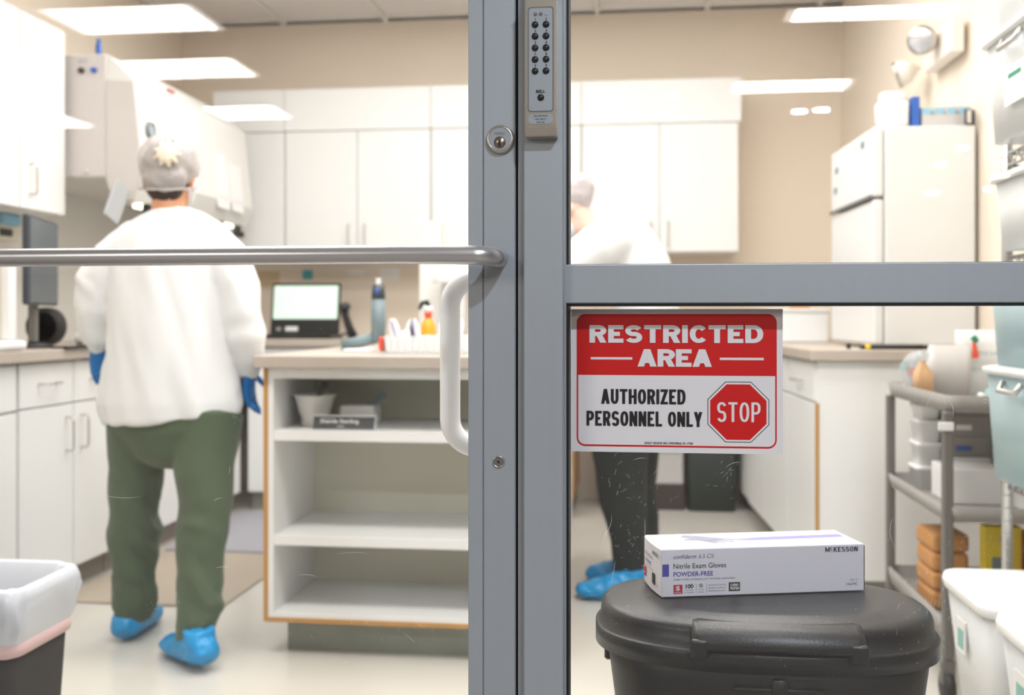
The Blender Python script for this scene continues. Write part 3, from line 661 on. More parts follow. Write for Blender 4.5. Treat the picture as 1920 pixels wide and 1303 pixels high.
# left base cabinets
lefts = [(2.45, 3.115, 'first'), (3.125, 3.785, 'second'), (3.795, 4.455, 'third'), (4.465, 5.04, 'fourth')]
lname = ['white base cabinet left of the walker, partly cut off by the picture edge', 'white base cabinet with two wire-handled doors beside the walking person', 'white base cabinet hidden behind the walking person', 'white base cabinet at the far end of the left row beyond the walking person']
for i, (y0, y1, q) in enumerate(lefts):
    t = thing('base_cabinet', lname[i], 'cabinet', (-2.33, (y0 + y1) / 2, 0), group='base cabinets along the left wall')
    obj('body', box(XL + .005, XF - .02, y0, y1, .1, .868), M['cab'], t)
    obj('toe_kick', box(XL + .005, XF - .07, y0, y1, 0, .1), M['toeb'], t, label='grey-brown toe kick')
    ym = (y0 + y1) / 2
    if i == 0:
        dr = obj('drawer', box(XF - .02, XF, y0 + .004, y1 - .004, .71, .862, .002), M['cab'], t)
        obj('handle', hhandle(B(), XF, ym + .1, .77, .11, (1, 0, 0), (0, 1, 0)), M['handle'], dr)
        for a, b_ in ((y0 + .004, y1 - .15), (y1 - .145, y1 - .004)): obj('door', box(XF - .02, XF, a, b_, .105, .70, .002), M['cab'], t)
        continue
    for k, (a, b_) in enumerate(((y0 + .003, ym - .003), (ym + .003, y1 - .003))):
        dr = obj('drawer', box(XF - .02, XF, a, b_, .712, .862, .002), M['cab'], t)
        obj('handle', hhandle(B(), XF, (a + b_) / 2, .79, .11, (1, 0, 0), (0, 1, 0)), M['handle'], dr)
        lp = B(); bx(lp, XF, XF + .001, (a + b_) / 2 - .05, (a + b_) / 2 + .05, .745, .770); obj('label_holder', lp, M['paper'], dr)
        dd = obj('door', box(XF - .02, XF, a, b_, .105, .706, .002), M['cab'], t)
        obj('handle', uhandle(B(), XF, ym - .05 if k == 0 else ym + .05, .54, .66, (1, 0, 0)), M['handle'], dd)
tag(obj('worktop', bx(bx(B(), XL + .003, XF + .03, 2.45, 5.635, .87, .91, .004, 2), XF + .03, -.26, 5.03, 5.635, .87, .91, .004, 2), M['counter']), 'grey-beige laminate worktop running along the left and rear walls', 'worktop')
# rear base cabinets
for i, (x0, x1) in enumerate(((-2.0, -1.15), (-1.14, -.30))):
    t = thing('base_cabinet', ['white base cabinet under the rear worktop behind the island', 'white base cabinet with oak edge under the rear worktop beside the bending person'][i], 'cabinet', ((x0 + x1) / 2, 5.35, 0), group='base cabinets along the rear wall')
    obj('body', box(x0, x1, 5.08, 5.64, .1, .868), M['cab'], t); obj('toe_kick', box(x0, x1, 5.13, 5.64, 0, .1), M['toe'], t)
    xm = (x0 + x1) / 2
    for k, (a, b_) in enumerate(((x0 + .003, xm - .003), (xm + .003, x1 - .003))):
        dd = obj('door', box(a, b_, 5.06, 5.079, .105, .862, .002), M['cab'], t)
        obj('handle', uhandle(B(), xm - .04 if k == 0 else xm + .04, 5.06, .60, .72, (0, -1, 0)), M['handle'], dd)
    if i: obj('edge_band', box(x1, x1 + .018, 5.06, 5.64, .1, .868), M['oak'], t, label='orange oak edge band')
tag(obj('worktop', box(-.26, .53, 5.03, 5.635, .87, .91, .004, 2), M['counter']), 'grey-beige laminate worktop over the knee space at the rear right', 'worktop')
# things in the knee space
t = thing('waste_bin', 'dark teal-black bin standing under the rear worktop beside the right cabinet', 'trash can', (.432, 5.45, 0))
obj('body', loft(B(), [rrect(.432, 5.45, .245, .24, .03, 0), rrect(.432, 5.45, .262, .27, .03, .55), rrect(.432, 5.45, .24, .25, .03, .55), rrect(.432, 5.45, .22, .22, .03, .03)]), M['dteal'], t, True)
t = thing('storage_unit', 'light grey unit on a dark plinth under the rear worktop', 'box', (.1, 5.45, 0))
obj('cabinet_box', box(-.14, .285, 5.36, 5.6, .135, .62, .006), M['greyb'], t); obj('plinth', box(-.15, .29, 5.35, 5.6, 0, .134, .006), M['brown'], t, label='dark brown plinth')
obj('drawer_front', box(-.12, .265, 5.352, 5.36, .30, .60, .004), M['greyb'], t)
# island
t = thing('island_shelf_unit', 'open white shelving island with oak edging facing the door', 'shelf unit', (-.68, 3.5, 0))
ix0, ix1, iy0, iy1 = -1.095, -.24, 2.90, 4.22
obj('side_panel', box(ix0, ix0 + .03, iy0, iy1, .105, .868), M['cab'], t); obj('side_panel', box(ix1 - .03, ix1, iy0, iy1, .105, .868), M['cab'], t)
obj('edge_band', box(ix0 - .0005, ix0 + .014, iy0 - .002, iy0, .105, .868), M['oak'], t, label='oak edge strip'); obj('edge_band', box(ix1 - .014, ix1 + .0005, iy0 - .002, iy0, .105, .868), M['oak'], t)
obj('edge_band', box(ix0 + .014, ix1 - .014, iy0 - .002, iy0, .105, .119), M['oak'], t)
obj('bottom_panel', box(ix0 + .03, ix1 - .03, iy0, iy1, .105, .132), M['cab'], t)
obj('top_panel', box(ix0 + .03, ix1 - .03, iy0, iy1, .838, .868), M['cab'], t)
obj('back_panel', box(ix0 + .03, ix1 - .03, iy0 + .40, iy0 + .41, .132, .838), M['cabin'], t, label='cream back panel')
for z in (.335, .650): obj('shelf', box(ix0 + .03, ix1 - .03, iy0 + .004, iy0 + .40, z, z + .03, .001), M['cab'], t)
obj('plinth', box(ix0 + .05, ix1 - .03, iy0 + .07, iy1 - .03, 0, .105), M['toe'], t, label='mottled grey-green plinth')
tag(obj('worktop', box(-1.115, -.22, 2.865, 4.25, .87, .908, .004, 2), M['counter']), 'grey-beige laminate top of the island', 'worktop')
# left wall cabinets
ZU = 1.44
for i, (y0, y1) in enumerate(((2.65, 3.560), (3.566, 3.870))):
    t = thing('wall_cabinet', ['tall white wall cabinet cut off by the left picture edge', 'narrow white wall cabinet next to the biosafety cabinet'][i], 'cabinet', (XL + .16, (y0 + y1) / 2, ZU), group='wall cabinets on the left wall')
    obj('body', box(XL + .003, -2.33, y0, y1, ZU, 2.20), M['cab'], t)
    if i == 0:
        ym = (y0 + y1) / 2
        for a, b_ in ((y0 + .002, ym - .002), (ym + .002, y1 - .002)): obj('door', box(-2.33, -2.31, a, b_, ZU + .002, 2.198, .002), M['cab'], t)
    else:
        dd = obj('door', box(-2.33, -2.31, y0 + .002, y1 - .002, ZU + .002, 2.198, .002), M['cab'], t); obj('handle', uhandle(B(), -2.31, y0 + .06, 1.50, 1.62, (1, 0, 0)), M['handle'], dd)
# rear wall cabinets
for i, (x0, x1) in enumerate(((-2.3, -1.893), (-1.889, -1.073), (-1.069, -.256), (-.252, .569))):
    t = thing('wall_cabinet', ['white corner wall cabinet at the far left of the rear wall', 'white double-door wall cabinet left of centre on the rear wall', 'white double-door wall cabinet in the middle of the rear wall, behind the post', 'white double-door wall cabinet at the right end of the rear wall'][i], 'cabinet', ((x0 + x1) / 2, 5.5, 1.367), group='wall cabinets on the rear wall')
    obj('body', box(x0, x1, 5.35, YB - .003, 1.367, 2.05), M['cab'], t)
    obj('crown_panel', box(x0, x1 + (.012 if i == 3 else 0), 5.32, YB - .003, 2.05, 2.278), M['cab'], t)
    xm = (x0 + x1) / 2
    if i == 0: obj('door', box(x0 + .002, x1 - .002, 5.33, 5.35, 1.369, 2.048, .002), M['cab'], t); continue
    for k, (a, b_) in enumerate(((x0 + .002, xm - .002), (xm + .002, x1 - .002))):
        dd = obj('door', box(a, b_, 5.33, 5.35, 1.369, 2.048, .002), M['cab'], t)
        obj('handle', uhandle(B(), xm - .045 if k == 0 else xm + .045, 5.33, 1.40, 1.53, (0, -1, 0)), M['handle'], dd)
# right base cabinet (runs with the right wall)
rr_ = math.atan(.043)
t = thing('base_cabinet', 'white base cabinet on the right with a bare end panel and oak corner edge', 'cabinet', (.655, 3.6, 0), rr_)
# local frame: x to the right wall, y away from the door
obj('body', box(.012, .57, .018, 1.98, .1, .868), M['cab'], t); obj('end_panel', box(.0, .57, 0, .018, .1, .868), M['cab'], t)
obj('toe_kick', box(.07, .57, .05, 1.98, 0, .1), M['toe'], t)
obj('edge_band', box(-.004, .006, -.003, .02, .1, .72), M['oak'], t, label='oak corner edge')
dr = obj('drawer', box(-.006, .012, .02, .48, .725, .862, .002), M['cab'], t); obj('handle', hhandle(B(), -.006, .25, .79, .11, (-1, 0, 0), (0, 1, 0)), M['handle'], dr)
for k in range(3): obj('door', box(-.006, .012, .022 + .48 * k, .496 + .48 * k, .105, .718, .002), M['cab'], t)
for k in range(1, 3): obj('drawer', box(-.006, .012, .022 + .48 * k, .496 + .48 * k, .725, .862, .002), M['cab'], t)
wt = obj('worktop', rot(box(-.03, .57, -.03, 2.02, .87, .909, .004, 2), rr_), M['counter'], None)
wt.location = wt.location + Vector((.655, 3.6, 0)); tag(wt, 'grey-beige laminate worktop on the right under the fridge', 'worktop')
# floor mats
tag(obj('floor_mat', box(-2.05, -1.42, 3.36, 4.13, 0.0005, .008, .003), M['mat']), 'tan floor mat between the left cabinets and the island', 'mat')
tag(obj('floor_mat', box(-2.02, -1.28, 4.16, 5.0, 0.0005, .010, .003), M['gmat']), 'lavender grey floor mat beyond the tan one', 'mat')

# ---------------------------------------------------------------- biosafety cabinet on the left worktop
T = thing('biosafety_cabinet', 'large pale grey laminar flow cabinet mounted on the left wall', 'cabinet', (-2.35, 4.5, 1.5))
by0, by1 = 3.905, 5.10
obj('body', box(XL + .005, -2.15, by0, by1, 1.60, 2.115, .006), M['bsc'], T); obj('side_panel', box(XL + .01, -2.152, by0 - .006, by0 - .0002, 1.605, 2.11, .002), M['bscs'], T, label='warm grey side panel')
hb = B(); sec = [(-2.1495, 2.10), (-2.145, 2.11), (-2.03, 2.00), (-1.99, 1.60), (-2.03, 1.505), (-2.12, 1.505), (-2.1495, 1.59)]
loft(hb, [[Vector((x, y, z)) for x, z in sec] for y in (by0 + .004, by1)]); obj('hood', hb, M['bsc'], T)
hb = B(); sec2 = [(-2.1485, 2.005), (-2.034, 1.995), (-1.995, 1.60), (-2.033, 1.51), (-2.118, 1.51), (-2.1485, 1.59)]
loft(hb, [[Vector((x, y, z)) for x, z in sec2] for y in (by0 - .004, by0 + .003)]); obj('hood_end', hb, M['bscs'], T, label='darker grey hood end plate')
obj('lamp_tube', box(-2.10, -2.05, by0 + .12, by1 - .1, 1.488, 1.503, .004), M['lamp'], T, label='lit warm strip lamp under the hood')
for yy in (4.02, 4.78, 5.0): obj('clamp', bx(bx(B(), -2.055, -2.02, yy, yy + .03, 1.45, 1.503, .004), -2.04, -2.0, yy + .005, yy + .02, 1.44, 1.47, .004), M['black'], T)
g = obj('gauge', lathe(B(), [(.001, .006), (.024, .006), (.026, .012), (.033, .012), (.035, 0)], (-2.006, 3.995, 1.81), 28, 'x'), M['slate'], T, True, 'round pressure gauge')
obj('gauge_dial', lathe(B(), [(.001, .0095), (.024, .0095), (.024, .007)], (-2.006, 3.995, 1.81), 24, 'x'), M['clear'], g)
def on_hood(name, y0, y1, z0, z1, m, off_=.003):
    def hx(z): return -2.03 + (.04 * (2.0 - z) / .4) if z > 1.6 else -1.99
    bm = B(); loft(bm, [[Vector((hx(z0) + a, y, z0)) for a, y in ((off_, y0), (off_, y1), (-.001, y1), (-.001, y0))], [Vector((hx(z1) + a, y, z1)) for a, y in ((off_, y0), (off_, y1), (-.001, y1), (-.001, y0))]])
    return obj(name, bm, M[m], T)
on_hood('paper_note', 3.925, 4.06, 1.85, 1.965, 'paper'); on_hood('paper_note', 4.66, 4.80, 1.56, 1.83, 'paper'); on_hood('paper_note', 4.84, 4.98, 1.56, 1.80, 'paper')
rl = B(); bx(rl, -2.075, -2.03, 4.33, 4.40, 2.040, 2.043); rot(rl, .75, 'Y', (-2.05, 4.36, 2.04)); obj('red_label', box(-2.079, -2.071, 4.30, 4.36, 2.047, 2.058), M['redbox'], T)
obj('exhaust_cap', loft(B(), [rrect(-2.4, 4.5, .36, 1.0, .03, 2.115), rrect(-2.4, 4.5, .3, .94, .03, 2.135)]), M['bsc'], T)
for x, m in ((-2.255, 'brown'), (-2.20, 'blue')): obj('knob', lathe(B(), [(.001, -.016), (.010, -.016), (.012, -.004), (.013, 0)], (x, by0 - .006, 2.045), 18, 'y'), M[m], T, True)
obj('knob', lathe(B(), [(.001, -.01), (.007, -.01), (.009, 0)], (-2.235, by0 - .006, 1.625), 14, 'y'), M['bscs'], T)
lettering(T, 'ESCO', -2.25 + 2.35, by0 - .0066 - 4.5, 2.085 - 1.5, .012, .04, M['grey'])
# tilted arm rest flap
fl_ = B(); bx(fl_, -.006, .006, -.045, .045, -.085, .085, .004); rot(fl_, -.45, 'X'); rot(fl_, -.2, 'Z'); bmesh.ops.translate(fl_, verts=fl_.verts, vec=(-2.06, 3.82, 1.49))
obj('sash_flap', fl_, M['flap'], T, label='tilted blue-grey flap')
obj('back_splash', box(XL + .002, XL + .012, 3.90, 5.1, .912, 1.6), M['bsc'], T)
tag(obj('marker_bottle', lathe(B(), [(.010, 0), (.012, .004), (.012, .05), (.008, .055), (.008, .075), (.001, .076)], (-2.215, 3.96, 2.1155), 16), M['blue'], None, True), 'small blue marker standing on top of the biosafety cabinet', 'marker')

# blue tissue box under left cabinet
t = thing('glove_dispenser', 'brown dispenser with a blue cover under the left wall cabinet', 'dispenser', (-2.56, 3.78, 1.33))
obj('case', box(XL + .004, -2.50, 3.62, 3.86, 1.335, 1.438, .006), M['cabin'], t); obj('cover', box(-2.51, -2.47, 3.70, 3.82, 1.395, 1.438, .006), M['lblue'], t, label='light blue cover'); obj('opening', box(-2.502, -2.496, 3.72, 3.80, 1.35, 1.38), M['brown'], t)

# monitor on the left worktop
t = thing('computer_monitor', 'large thin monitor turned away at the left edge, on the left worktop', 'monitor', (-2.13, 3.41, .9105), local=True)
t.rotation_euler = (0, 0, math.radians(288))
mb = B(); bx(mb, -.20, .20, -.012, .012, .155, .47, .006); obj('bezel', mb, M['slated'], t)
obj('screen', box(-.19, .19, .012, .0135, .165, .46), M['offscreen'], t, label='unlit grey screen'); obj('neck', box(-.02, .02, -.04, -.0125, .02, .25, .004), M['cartd'], t); obj('foot', lathe(B(), [(.07, 0), (.07, .012), (.03, .02), (.001, .02)], (0, -.03, 0.0005)), M['black'], t, True)
t = thing('white_stand', 'cream and white upright stand on a rounded base at the left picture edge', 'stand', (-2.1, 3.06, .91))
obj('upright', box(-2.055, -2.02, 3.06, 3.10, .945, 1.24, .008, 2), M['white'], t); obj('panel', box(-2.18, -2.0555, 3.07, 3.09, .945, 1.24, .003), M['cabin'], t); obj('base', box(-2.24, -2.005, 2.98, 3.14, .911, .945, .015, 3), M['white'], t)
# clutter left
tag(obj('black_tape_reel', lathe(B(), [(.075, -.02), (.075, .02), (.055, .02), (.055, -.02)], (-2.27, 3.67, .986), 28, 'y'), M['blackm'], None, True), 'black round reel standing on the left worktop behind the monitor', 'reel')
bpy.context.view_layer.update()
t = thing('crumpled_wrappers', 'heap of crumpled white wrappers beside the black reel', 'packaging', (-2.03, 3.4, .911))
for i, (dx, dy, dz, r) in enumerate(((-.05, .06, .018, .022), (-.02, .01, .016, .020), (.02, -.01, .03, .028), (.045, .02, .035, .022), (.0, .03, .045, .02))):
    b_ = ball(B(), (-2.03 + dx * .6, 3.50 + dy, .920 + dz), (r, r * .8, r * .9), 10)
    for v in b_.verts: v.co += noise.noise_vector(v.co * 60) * .006
    obj('wrapper', b_, M['white'], t)
tag(obj('black_tray', bx(B(), -2.052, -1.985, 3.34, 3.64, .9105, .918, .002), M['black']), 'thin black tray on the left worktop under the wrappers', 'tray')
tag(obj('amber_vial', lathe(B(), [(.011, 0), (.012, .002), (.012, .022), (.007, .025), (.001, .026)], (-1.985, 3.50, .919), 14), M['amber'], None, True), 'tiny amber vial on the left worktop near the sleeve', 'vial')
t = thing('tube_rack', 'small white rack with dark caps behind the left sleeve', 'rack', (-2.12, 3.9, .911))
obj('block', box(-2.2, -2.05, 3.85, 3.95, .911, .95, .004), M['white'], t); obj('cap', lathe(B(), [(.01, 0), (.01, .015), (.001, .016)], (-2.1, 3.88, .950), 12), M['black'], t)

# ---------------------------------------------------------------- things on the island
IZ = .9085
t = thing('laptop', 'open laptop with a pale green lit screen on the rear worktop', 'laptop', (-1.76, 5.2, .9105), local=True)
t.rotation_euler = (0, 0, math.radians(2))
obj('keyboard_base', box(-.19, .20, -.13, .10, 0, .022, .005), M['black'], t)
def scr(x0, x1, z0, z1, y0, y1, b=0):
    q = bx(B(), x0, x1, y0, y1, z0, z1, b); rot(q, -.16, 'X'); bmesh.ops.translate(q, verts=q.verts, vec=(0, .10, .020)); return q
obj('lid', scr(-.20, .185, 0, .285, 0, .014, .004), M['black'], t); obj('screen', scr(-.187, .172, .085, .270, -.001, .0002), M['screen'], t, label='pale green glowing screen')
obj('sticker', scr(-.115, -.045, .018, .042, -.0012, .0002), M['white'], t, label='white sticker on the bezel'); obj('sticker', scr(-.165, -.14, .02, .038, -.0012, .0002), M['flap'], t)
t = thing('handheld_reader', 'dark handheld reader leaning at the right of the laptop', 'reader', (-1.50, 5.2, .9105))
Z0 = .911
obj('grip', tube(B(), [(-1.465, 5.2, Z0 + .006), (-1.49, 5.2, Z0 + .06), (-1.51, 5.2, Z0 + .12), (-1.515, 5.2, Z0 + .155)], [(.026, .02), (.022, .018), (.020, .018), (.024, .018)], 12), M['blackm'], t, True)
obj('head', ball(B(), (-1.505, 5.18, Z0 + .17), (.030, .024, .022), 12), M['slated'], t, True)
obj('cable', tube(B(), [(-1.47, 5.19, Z0 + .007), (-1.49, 5.10, Z0 + .03), (-1.50, 5.07, Z0 + .006), (-1.50, 5.045, Z0 + .006)], .005, 8), M['black'], t)
t = thing('bottle_sealer', 'slate grey upright dispenser with black top and a side arm on the island', 'dispenser', (-.83, 3.27, IZ))
sx_, sy_ = -.836, 3.27
obj('column', tube(B(), [(sx_, sy_, IZ + .03), (sx_, sy_, IZ + .10), (sx_, sy_, IZ + .175)], [(.022, .022), (.025, .025), (.023, .023)], 20), M['slate'], t, True)
hd_ = obj('head', tube(B(), [(sx_, sy_, IZ + .1755), (sx_, sy_, IZ + .222)], [.024, .020], 20), M['slated'], t, True, 'black cap with blue button')
obj('button', ball(B(), (sx_, sy_ - .021, IZ + .20), (.007, .004, .010), 10), M['blue'], hd_)
obj('nozzle', tube(B(), [(sx_, sy_, IZ + .222), (sx_, sy_, IZ + .245)], .009, 12), M['frost'], t)
obj('arm', tube(B(), [(sx_ - .01, sy_, IZ + .045), (sx_ - .07, sy_, IZ + .03), (sx_ - .125, sy_, IZ + .022)], [(.02, .016), (.019, .016), (.016, .016)], 14), M['slate'], t, True)
obj('leg', tube(B(), [(sx_ - .115, sy_, IZ + .03), (sx_ - .120, sy_, IZ + .001)], .010, 10), M['slate'], t); obj('leg', tube(B(), [(sx_ + .01, sy_, IZ + .04), (sx_ + .025, sy_ - .01, IZ + .001)], .014, 10), M['slate'], t)
tag(obj('paper_pad', bx(B(), -.93, -.845, 3.17, 3.25, IZ, IZ + .010, .002), M['paper']), 'small white pad at the foot of the slate dispenser', 'pad')
t = thing('wrapped_roll', 'white draped cover behind the slate dispenser', 'cover', (-.83, 3.9, IZ))
cv = lathe(B(), [(.085, .25), (.095, .255), (.072, .30), (.06, .325), (.001, .33)], (-.70, 3.95, IZ), 10)
for v in cv.verts: v.co += noise.noise_vector(v.co * 22) * .012
obj('cover', cv, M['white'], t, True); obj('post', tube(B(), [(-.70, 3.95, IZ), (-.70, 3.95, IZ + .26)], .05, 14), M['frost'], t, True)
tag(obj('tissue_box', bx(B(), -.90, -.78, 3.86, 3.96, IZ, IZ + .06, .006, 2), M['white']), 'low white box behind the arm of the slate dispenser', 'box')
t = thing('syringe_basket', 'translucent white basket of supplies at the right end of the island', 'basket', (-.67, 3.12, IZ))
sb_ = B(); loft(sb_, [rrect(-.615, 3.12, .27, .20, .015, IZ + .0005), rrect(-.615, 3.12, .285, .215, .015, IZ + .055), rrect(-.615, 3.12, .275, .205, .015, IZ + .055), rrect(-.615, 3.12, .26, .19, .012, IZ + .004)]); obj('tray', sb_, M['frost'], t)
sl = B()
for i in range(12): bx(sl, -.745 + .022 * i, -.735 + .022 * i, 3.011, 3.014, IZ + .012, IZ + .045)
o = obj('slots', sl, M['white'], t); o['kind'] = 'stuff'
obj('red_tag', box(-.772, -.76, 3.02, 3.06, IZ + .01, IZ + .052, .003), M['redcap'], t, label='red-orange end clip')
for i, (x, tilt) in enumerate(((-.735, -.012), (-.67, -.012), (-.70, .01), (-.59, .006), (-.55, .014))):
    t = thing('supply_packet', ['lavender striped white packet leaning in the island basket, leftmost', 'lavender striped white packet in the basket beside the orange bottle', 'plain white packet between the two striped ones in the basket', 'plain white packet behind the door pull in the basket', 'white packet at the right end of the basket'][i], 'packet', (x, 3.12, IZ + .006), group='packets in the island basket')
    obj('wrapper', loft(B(), [rrect(x, 3.12, .028, .012, .004, IZ + .006), rrect(x + tilt, 3.12, .034, .012, .004, IZ + .085), rrect(x + tilt * 1.3, 3.12, .016, .008, .003, IZ + .11)]), M['white'], t)
    if i < 2: obj('stripe', loft(B(), [rrect(x + .002, 3.112, .006, .006, .002, IZ + .03), rrect(x + tilt - .006, 3.112, .007, .006, .002, IZ + .10)]), M['lavender'], t)
t = thing('spray_bottle', 'amber bottle with orange neck and white collar on the island', 'bottle', (-.695, 3.36, IZ))
ax, ay = -.688, 3.38
obj('body', lathe(B(), [(.024, 0), (.027, .004), (.027, .055), (.025, .085), (.015, .105), (.012, .11)], (ax, ay, IZ), 22), M['amber'], t, True)
obj('neck', lathe(B(), [(.012, .11), (.014, .13), (.011, .132)], (ax, ay, IZ), 18), M['redcap'], t, True, 'orange-red neck')
obj('collar', lathe(B(), [(.015, .132), (.016, .15), (.010, .152)], (ax, ay, IZ), 18), M['white'], t, True)
obj('nozzle', tube(B(), [(ax, ay, IZ + .152), (ax - .005, ay, IZ + .166), (ax - .022, ay, IZ + .162), (ax - .032, ay, IZ + .14)], [.009, .010, .008, .005], 10), M['black'], t, True)
t = thing('towel_dispenser', 'tall pale grey upright dispenser at the right of the island top', 'dispenser', (-.82, 4.1, IZ))
obj('column', box(-.866, -.775, 4.06, 4.14, IZ + .012, 1.42, .006, 2), M['bsc'], t); obj('base', box(-.88, -.76, 4.04, 4.16, IZ, IZ + .012, .003), M['white'], t)
t = thing('balance_machine', 'white rounded machine with a black slot behind the pull handle', 'machine', (-.58, 3.85, IZ))
obj('body', box(-.60, -.42, 3.98, 4.19, IZ, IZ + .16, .03, 4), M['white'], t, True); obj('slot', box(-.585, -.44, 3.976, 3.982, IZ + .062, IZ + .072), M['black'], t); obj('cap', tube(B(), [(-.55, 4.06, IZ + .16), (-.55, 4.06, IZ + .205)], .035, 16), M['brown'], t)
# in the island shelves
SZ = .6805
t = thing('mortar_bowl', 'white tapered ceramic mortar with pestle on the upper island shelf', 'bowl', (-1.02, 3.10, SZ))
obj('bowl', lathe(B(), [(.040, 0), (.043, .004), (.042, .028), (.050, .042), (.062, .09), (.071, .098), (.067, .098), (.057, .08), (.040, .045), (.001, .035)], (-.988, 3.06, SZ), 32), M['bowl'], t, True)
obj('pestle', tube(B(), [(-.985, 3.06, SZ + .05), (-.975, 3.07, SZ + .10), (-.96, 3.09, SZ + .130)], [.014, .008, .011], 10), M['cartd'], t, True)
t = thing('name_plate', 'black name plate with white lettering in a clear holder on the island shelf', 'sign', (-.865, 2.95, SZ))
pb_ = B(); loft(pb_, [[Vector((x, y, z)) for y, z in ((2.945, SZ), (2.965, SZ + .042), (2.972, SZ + .042), (2.985, SZ))] for x in (-.961, -.765)]); obj('holder', pb_, M['frost'], t)
pb_ = B(); loft(pb_, [[Vector((x, y, z)) for y, z in ((2.9438, SZ + .003), (2.9622, SZ + .038), (2.9632, SZ + .038), (2.9448, SZ + .003))] for x in (-.959, -.767)]); obj('plate', pb_, M['black'], t)
lettering(t, 'Shanda Sterling', -.010, -.0010, .026, .011, .120, M['paper'], .02); lettering(t, 'RPh', -.004, -.008, .010, .006, .02, M['paper'])
t = thing('pill_tray', 'flat pale grey counting tray with a spatula behind the name plate', 'tray', (-.87, 3.12, SZ))
obj('tray', box(-.912, -.80, 3.07, 3.17, SZ, SZ + .062, .006), M['bowl'], t); obj('spatula', tube(B(), [(-.83, 3.12, SZ + .058), (-.775, 3.12, SZ + .098)], [(.006, .003), (.012, .003)], 8, side=(0, 0, 1)), M['slate'], t)
for i, x in enumerate((-1.045, -1.01)):
    tag(obj('glass_flask', lathe(B(), [(.014, 0), (.016, .003), (.016, .04), (.006, .055), (.006, .07), (.001, .07)], (x, 3.25, SZ), 14), M['clear'], None, True), ['small clear flask at the back left corner of the island shelf', 'small clear flask right behind the white mortar'][i], 'flask', 'flasks behind the mortar')
# notes on the rear wall
for i, (x, z, w_, h_, m, lb_) in enumerate(((-1.87, 1.273, .06, .055, 'teal', 'teal square note on the rear wall above the laptop'), (-2.15, 1.25, .22, .09, 'tanp', 'tan sheet on the rear wall left of the teal note'), (-1.58, 1.285, .10, .03, 'paper', 'narrow white note on the rear wall right of the teal note'), (-1.38, 1.275, .12, .07, 'paper', 'white sheet on the rear wall left of the grey dispenser'))):
    tag(obj('wall_note', box(x - w_ / 2, x + w_ / 2, YB - .003, YB - .0005, z - h_ / 2, z + h_ / 2), M[m]), lb_, 'note', 'notes on the rear wall')

# ---------------------------------------------------------------- right side : fridge etc. (local frame of the right worktop)
def RT(x, y, z=0): c, s = math.cos(rr_), math.sin(rr_); return (.655 + x * c - y * s, 3.6 + x * s + y * c, z)
CZ = .9095
t = thing('fridge', 'white two-door fridge standing on the right worktop', 'fridge', RT(.235, .08, CZ), rr_)
obj('body', box(.02, .335, 0, .62, .012, .795, .008, 2), M['fridge'], t)
d = obj('door', box(-.02, .018, .004, .616, .545, .795, .010, 2), M['fridge'], t); obj('handle', box(-.032, -.02, .02, .60, .538, .552, .003), M['cartd'], d, label='dark grey door grip')
obj('door', box(-.02, .018, .004, .616, .015, .535, .010, 2), M['fridge'], t)
for x in (.05, .30): obj('foot', box(x, x + .03, .02, .05, 0, .0125), M['black'], t)
for yy, zz in ((.12, .74), (.5, .70), (.52, .62)): obj('magnet', box(-.023, -.02, yy, yy + .04, zz, zz + .025, .001), M['slate'], t)
FZ = CZ + .796
def onfr(x, y): return RT(.235 + x, .08 + y)
p_ = onfr(.075, .10)
t = thing('supply_tub', 'white lidded tub with a blue stripe on top of the fridge', 'tub', (p_[0], p_[1], FZ))
obj('body', loft(B(), [rrect(p_[0], p_[1], .105, .105, .03, FZ), rrect(p_[0], p_[1], .11, .11, .03, FZ + .10)]), M['white'], t, True); obj('lid', loft(B(), [rrect(p_[0], p_[1], .095, .095, .035, FZ + .1), rrect(p_[0], p_[1], .09, .09, .035, FZ + .135)]), M['white'], t, True)
obj('label', box(p_[0] - .035, p_[0] + .04, p_[1] - .0565, p_[1] - .0545, FZ + .015, FZ + .09), M['bsc'], t)
p_ = onfr(.141, .05)
tag(obj('blue_binder', bx(B(), p_[0] - .014, p_[0] + .014, p_[1] - .01, p_[1] + .14, FZ, FZ + .112, .002), M['blue']), 'blue spine standing upright beside the white tub on the fridge', 'binder')
p_ = onfr(.25, .10)
t = thing('flat_carton', 'flat pale carton with light blue print on top of the fridge', 'box', (p_[0], p_[1], FZ))
obj('carton', box(p_[0] - .085, p_[0] + .085, p_[1] - .06, p_[1] + .12, FZ, FZ + .075, .001), M['greyb'], t)
for k in range(4): obj('printed_band', box(p_[0] - .083 + .043 * k, p_[0] - .052 + .043 * k, p_[1] - .0612, p_[1] - .06, FZ + .048, FZ + .068), M['lblue'], t)
for k in range(3): lettering(t, 'GSM'[k], -.052 + .043 * k + .003, -.0615, .052, .012, None, M['navy'])
p_ = onfr(.315, -.028)
t = thing('small_frame', 'small dark framed card at the right corner of the fridge top', 'frame', (p_[0], p_[1] + .03, FZ))
obj('frame', rot(box(p_[0] - .025, p_[0] + .025, p_[1] + .030, p_[1] + .036, FZ, FZ + .055, .001), .6, 'Z', (p_[0], p_[1] + .03, 0)), M['slated'], t); obj('card', rot(box(p_[0] - .018, p_[0] + .002, p_[1] + .028, p_[1] + .0299, FZ + .006, FZ + .05), .6, 'Z', (p_[0], p_[1] + .03, 0)), M['bsc'], t)
t = thing('countertop_box', 'white boxy appliance on the right worktop, left of the fridge', 'appliance', RT(.03, 1.0, CZ), rr_)
obj('body', box(0, .25, 0, .35, 0, .135, .006), M['white'], t); obj('lid', box(-.004, .254, -.004, .354, .136, .152, .004), M['cab'], t); 
p_ = RT(.17, 1.15, CZ + .153)
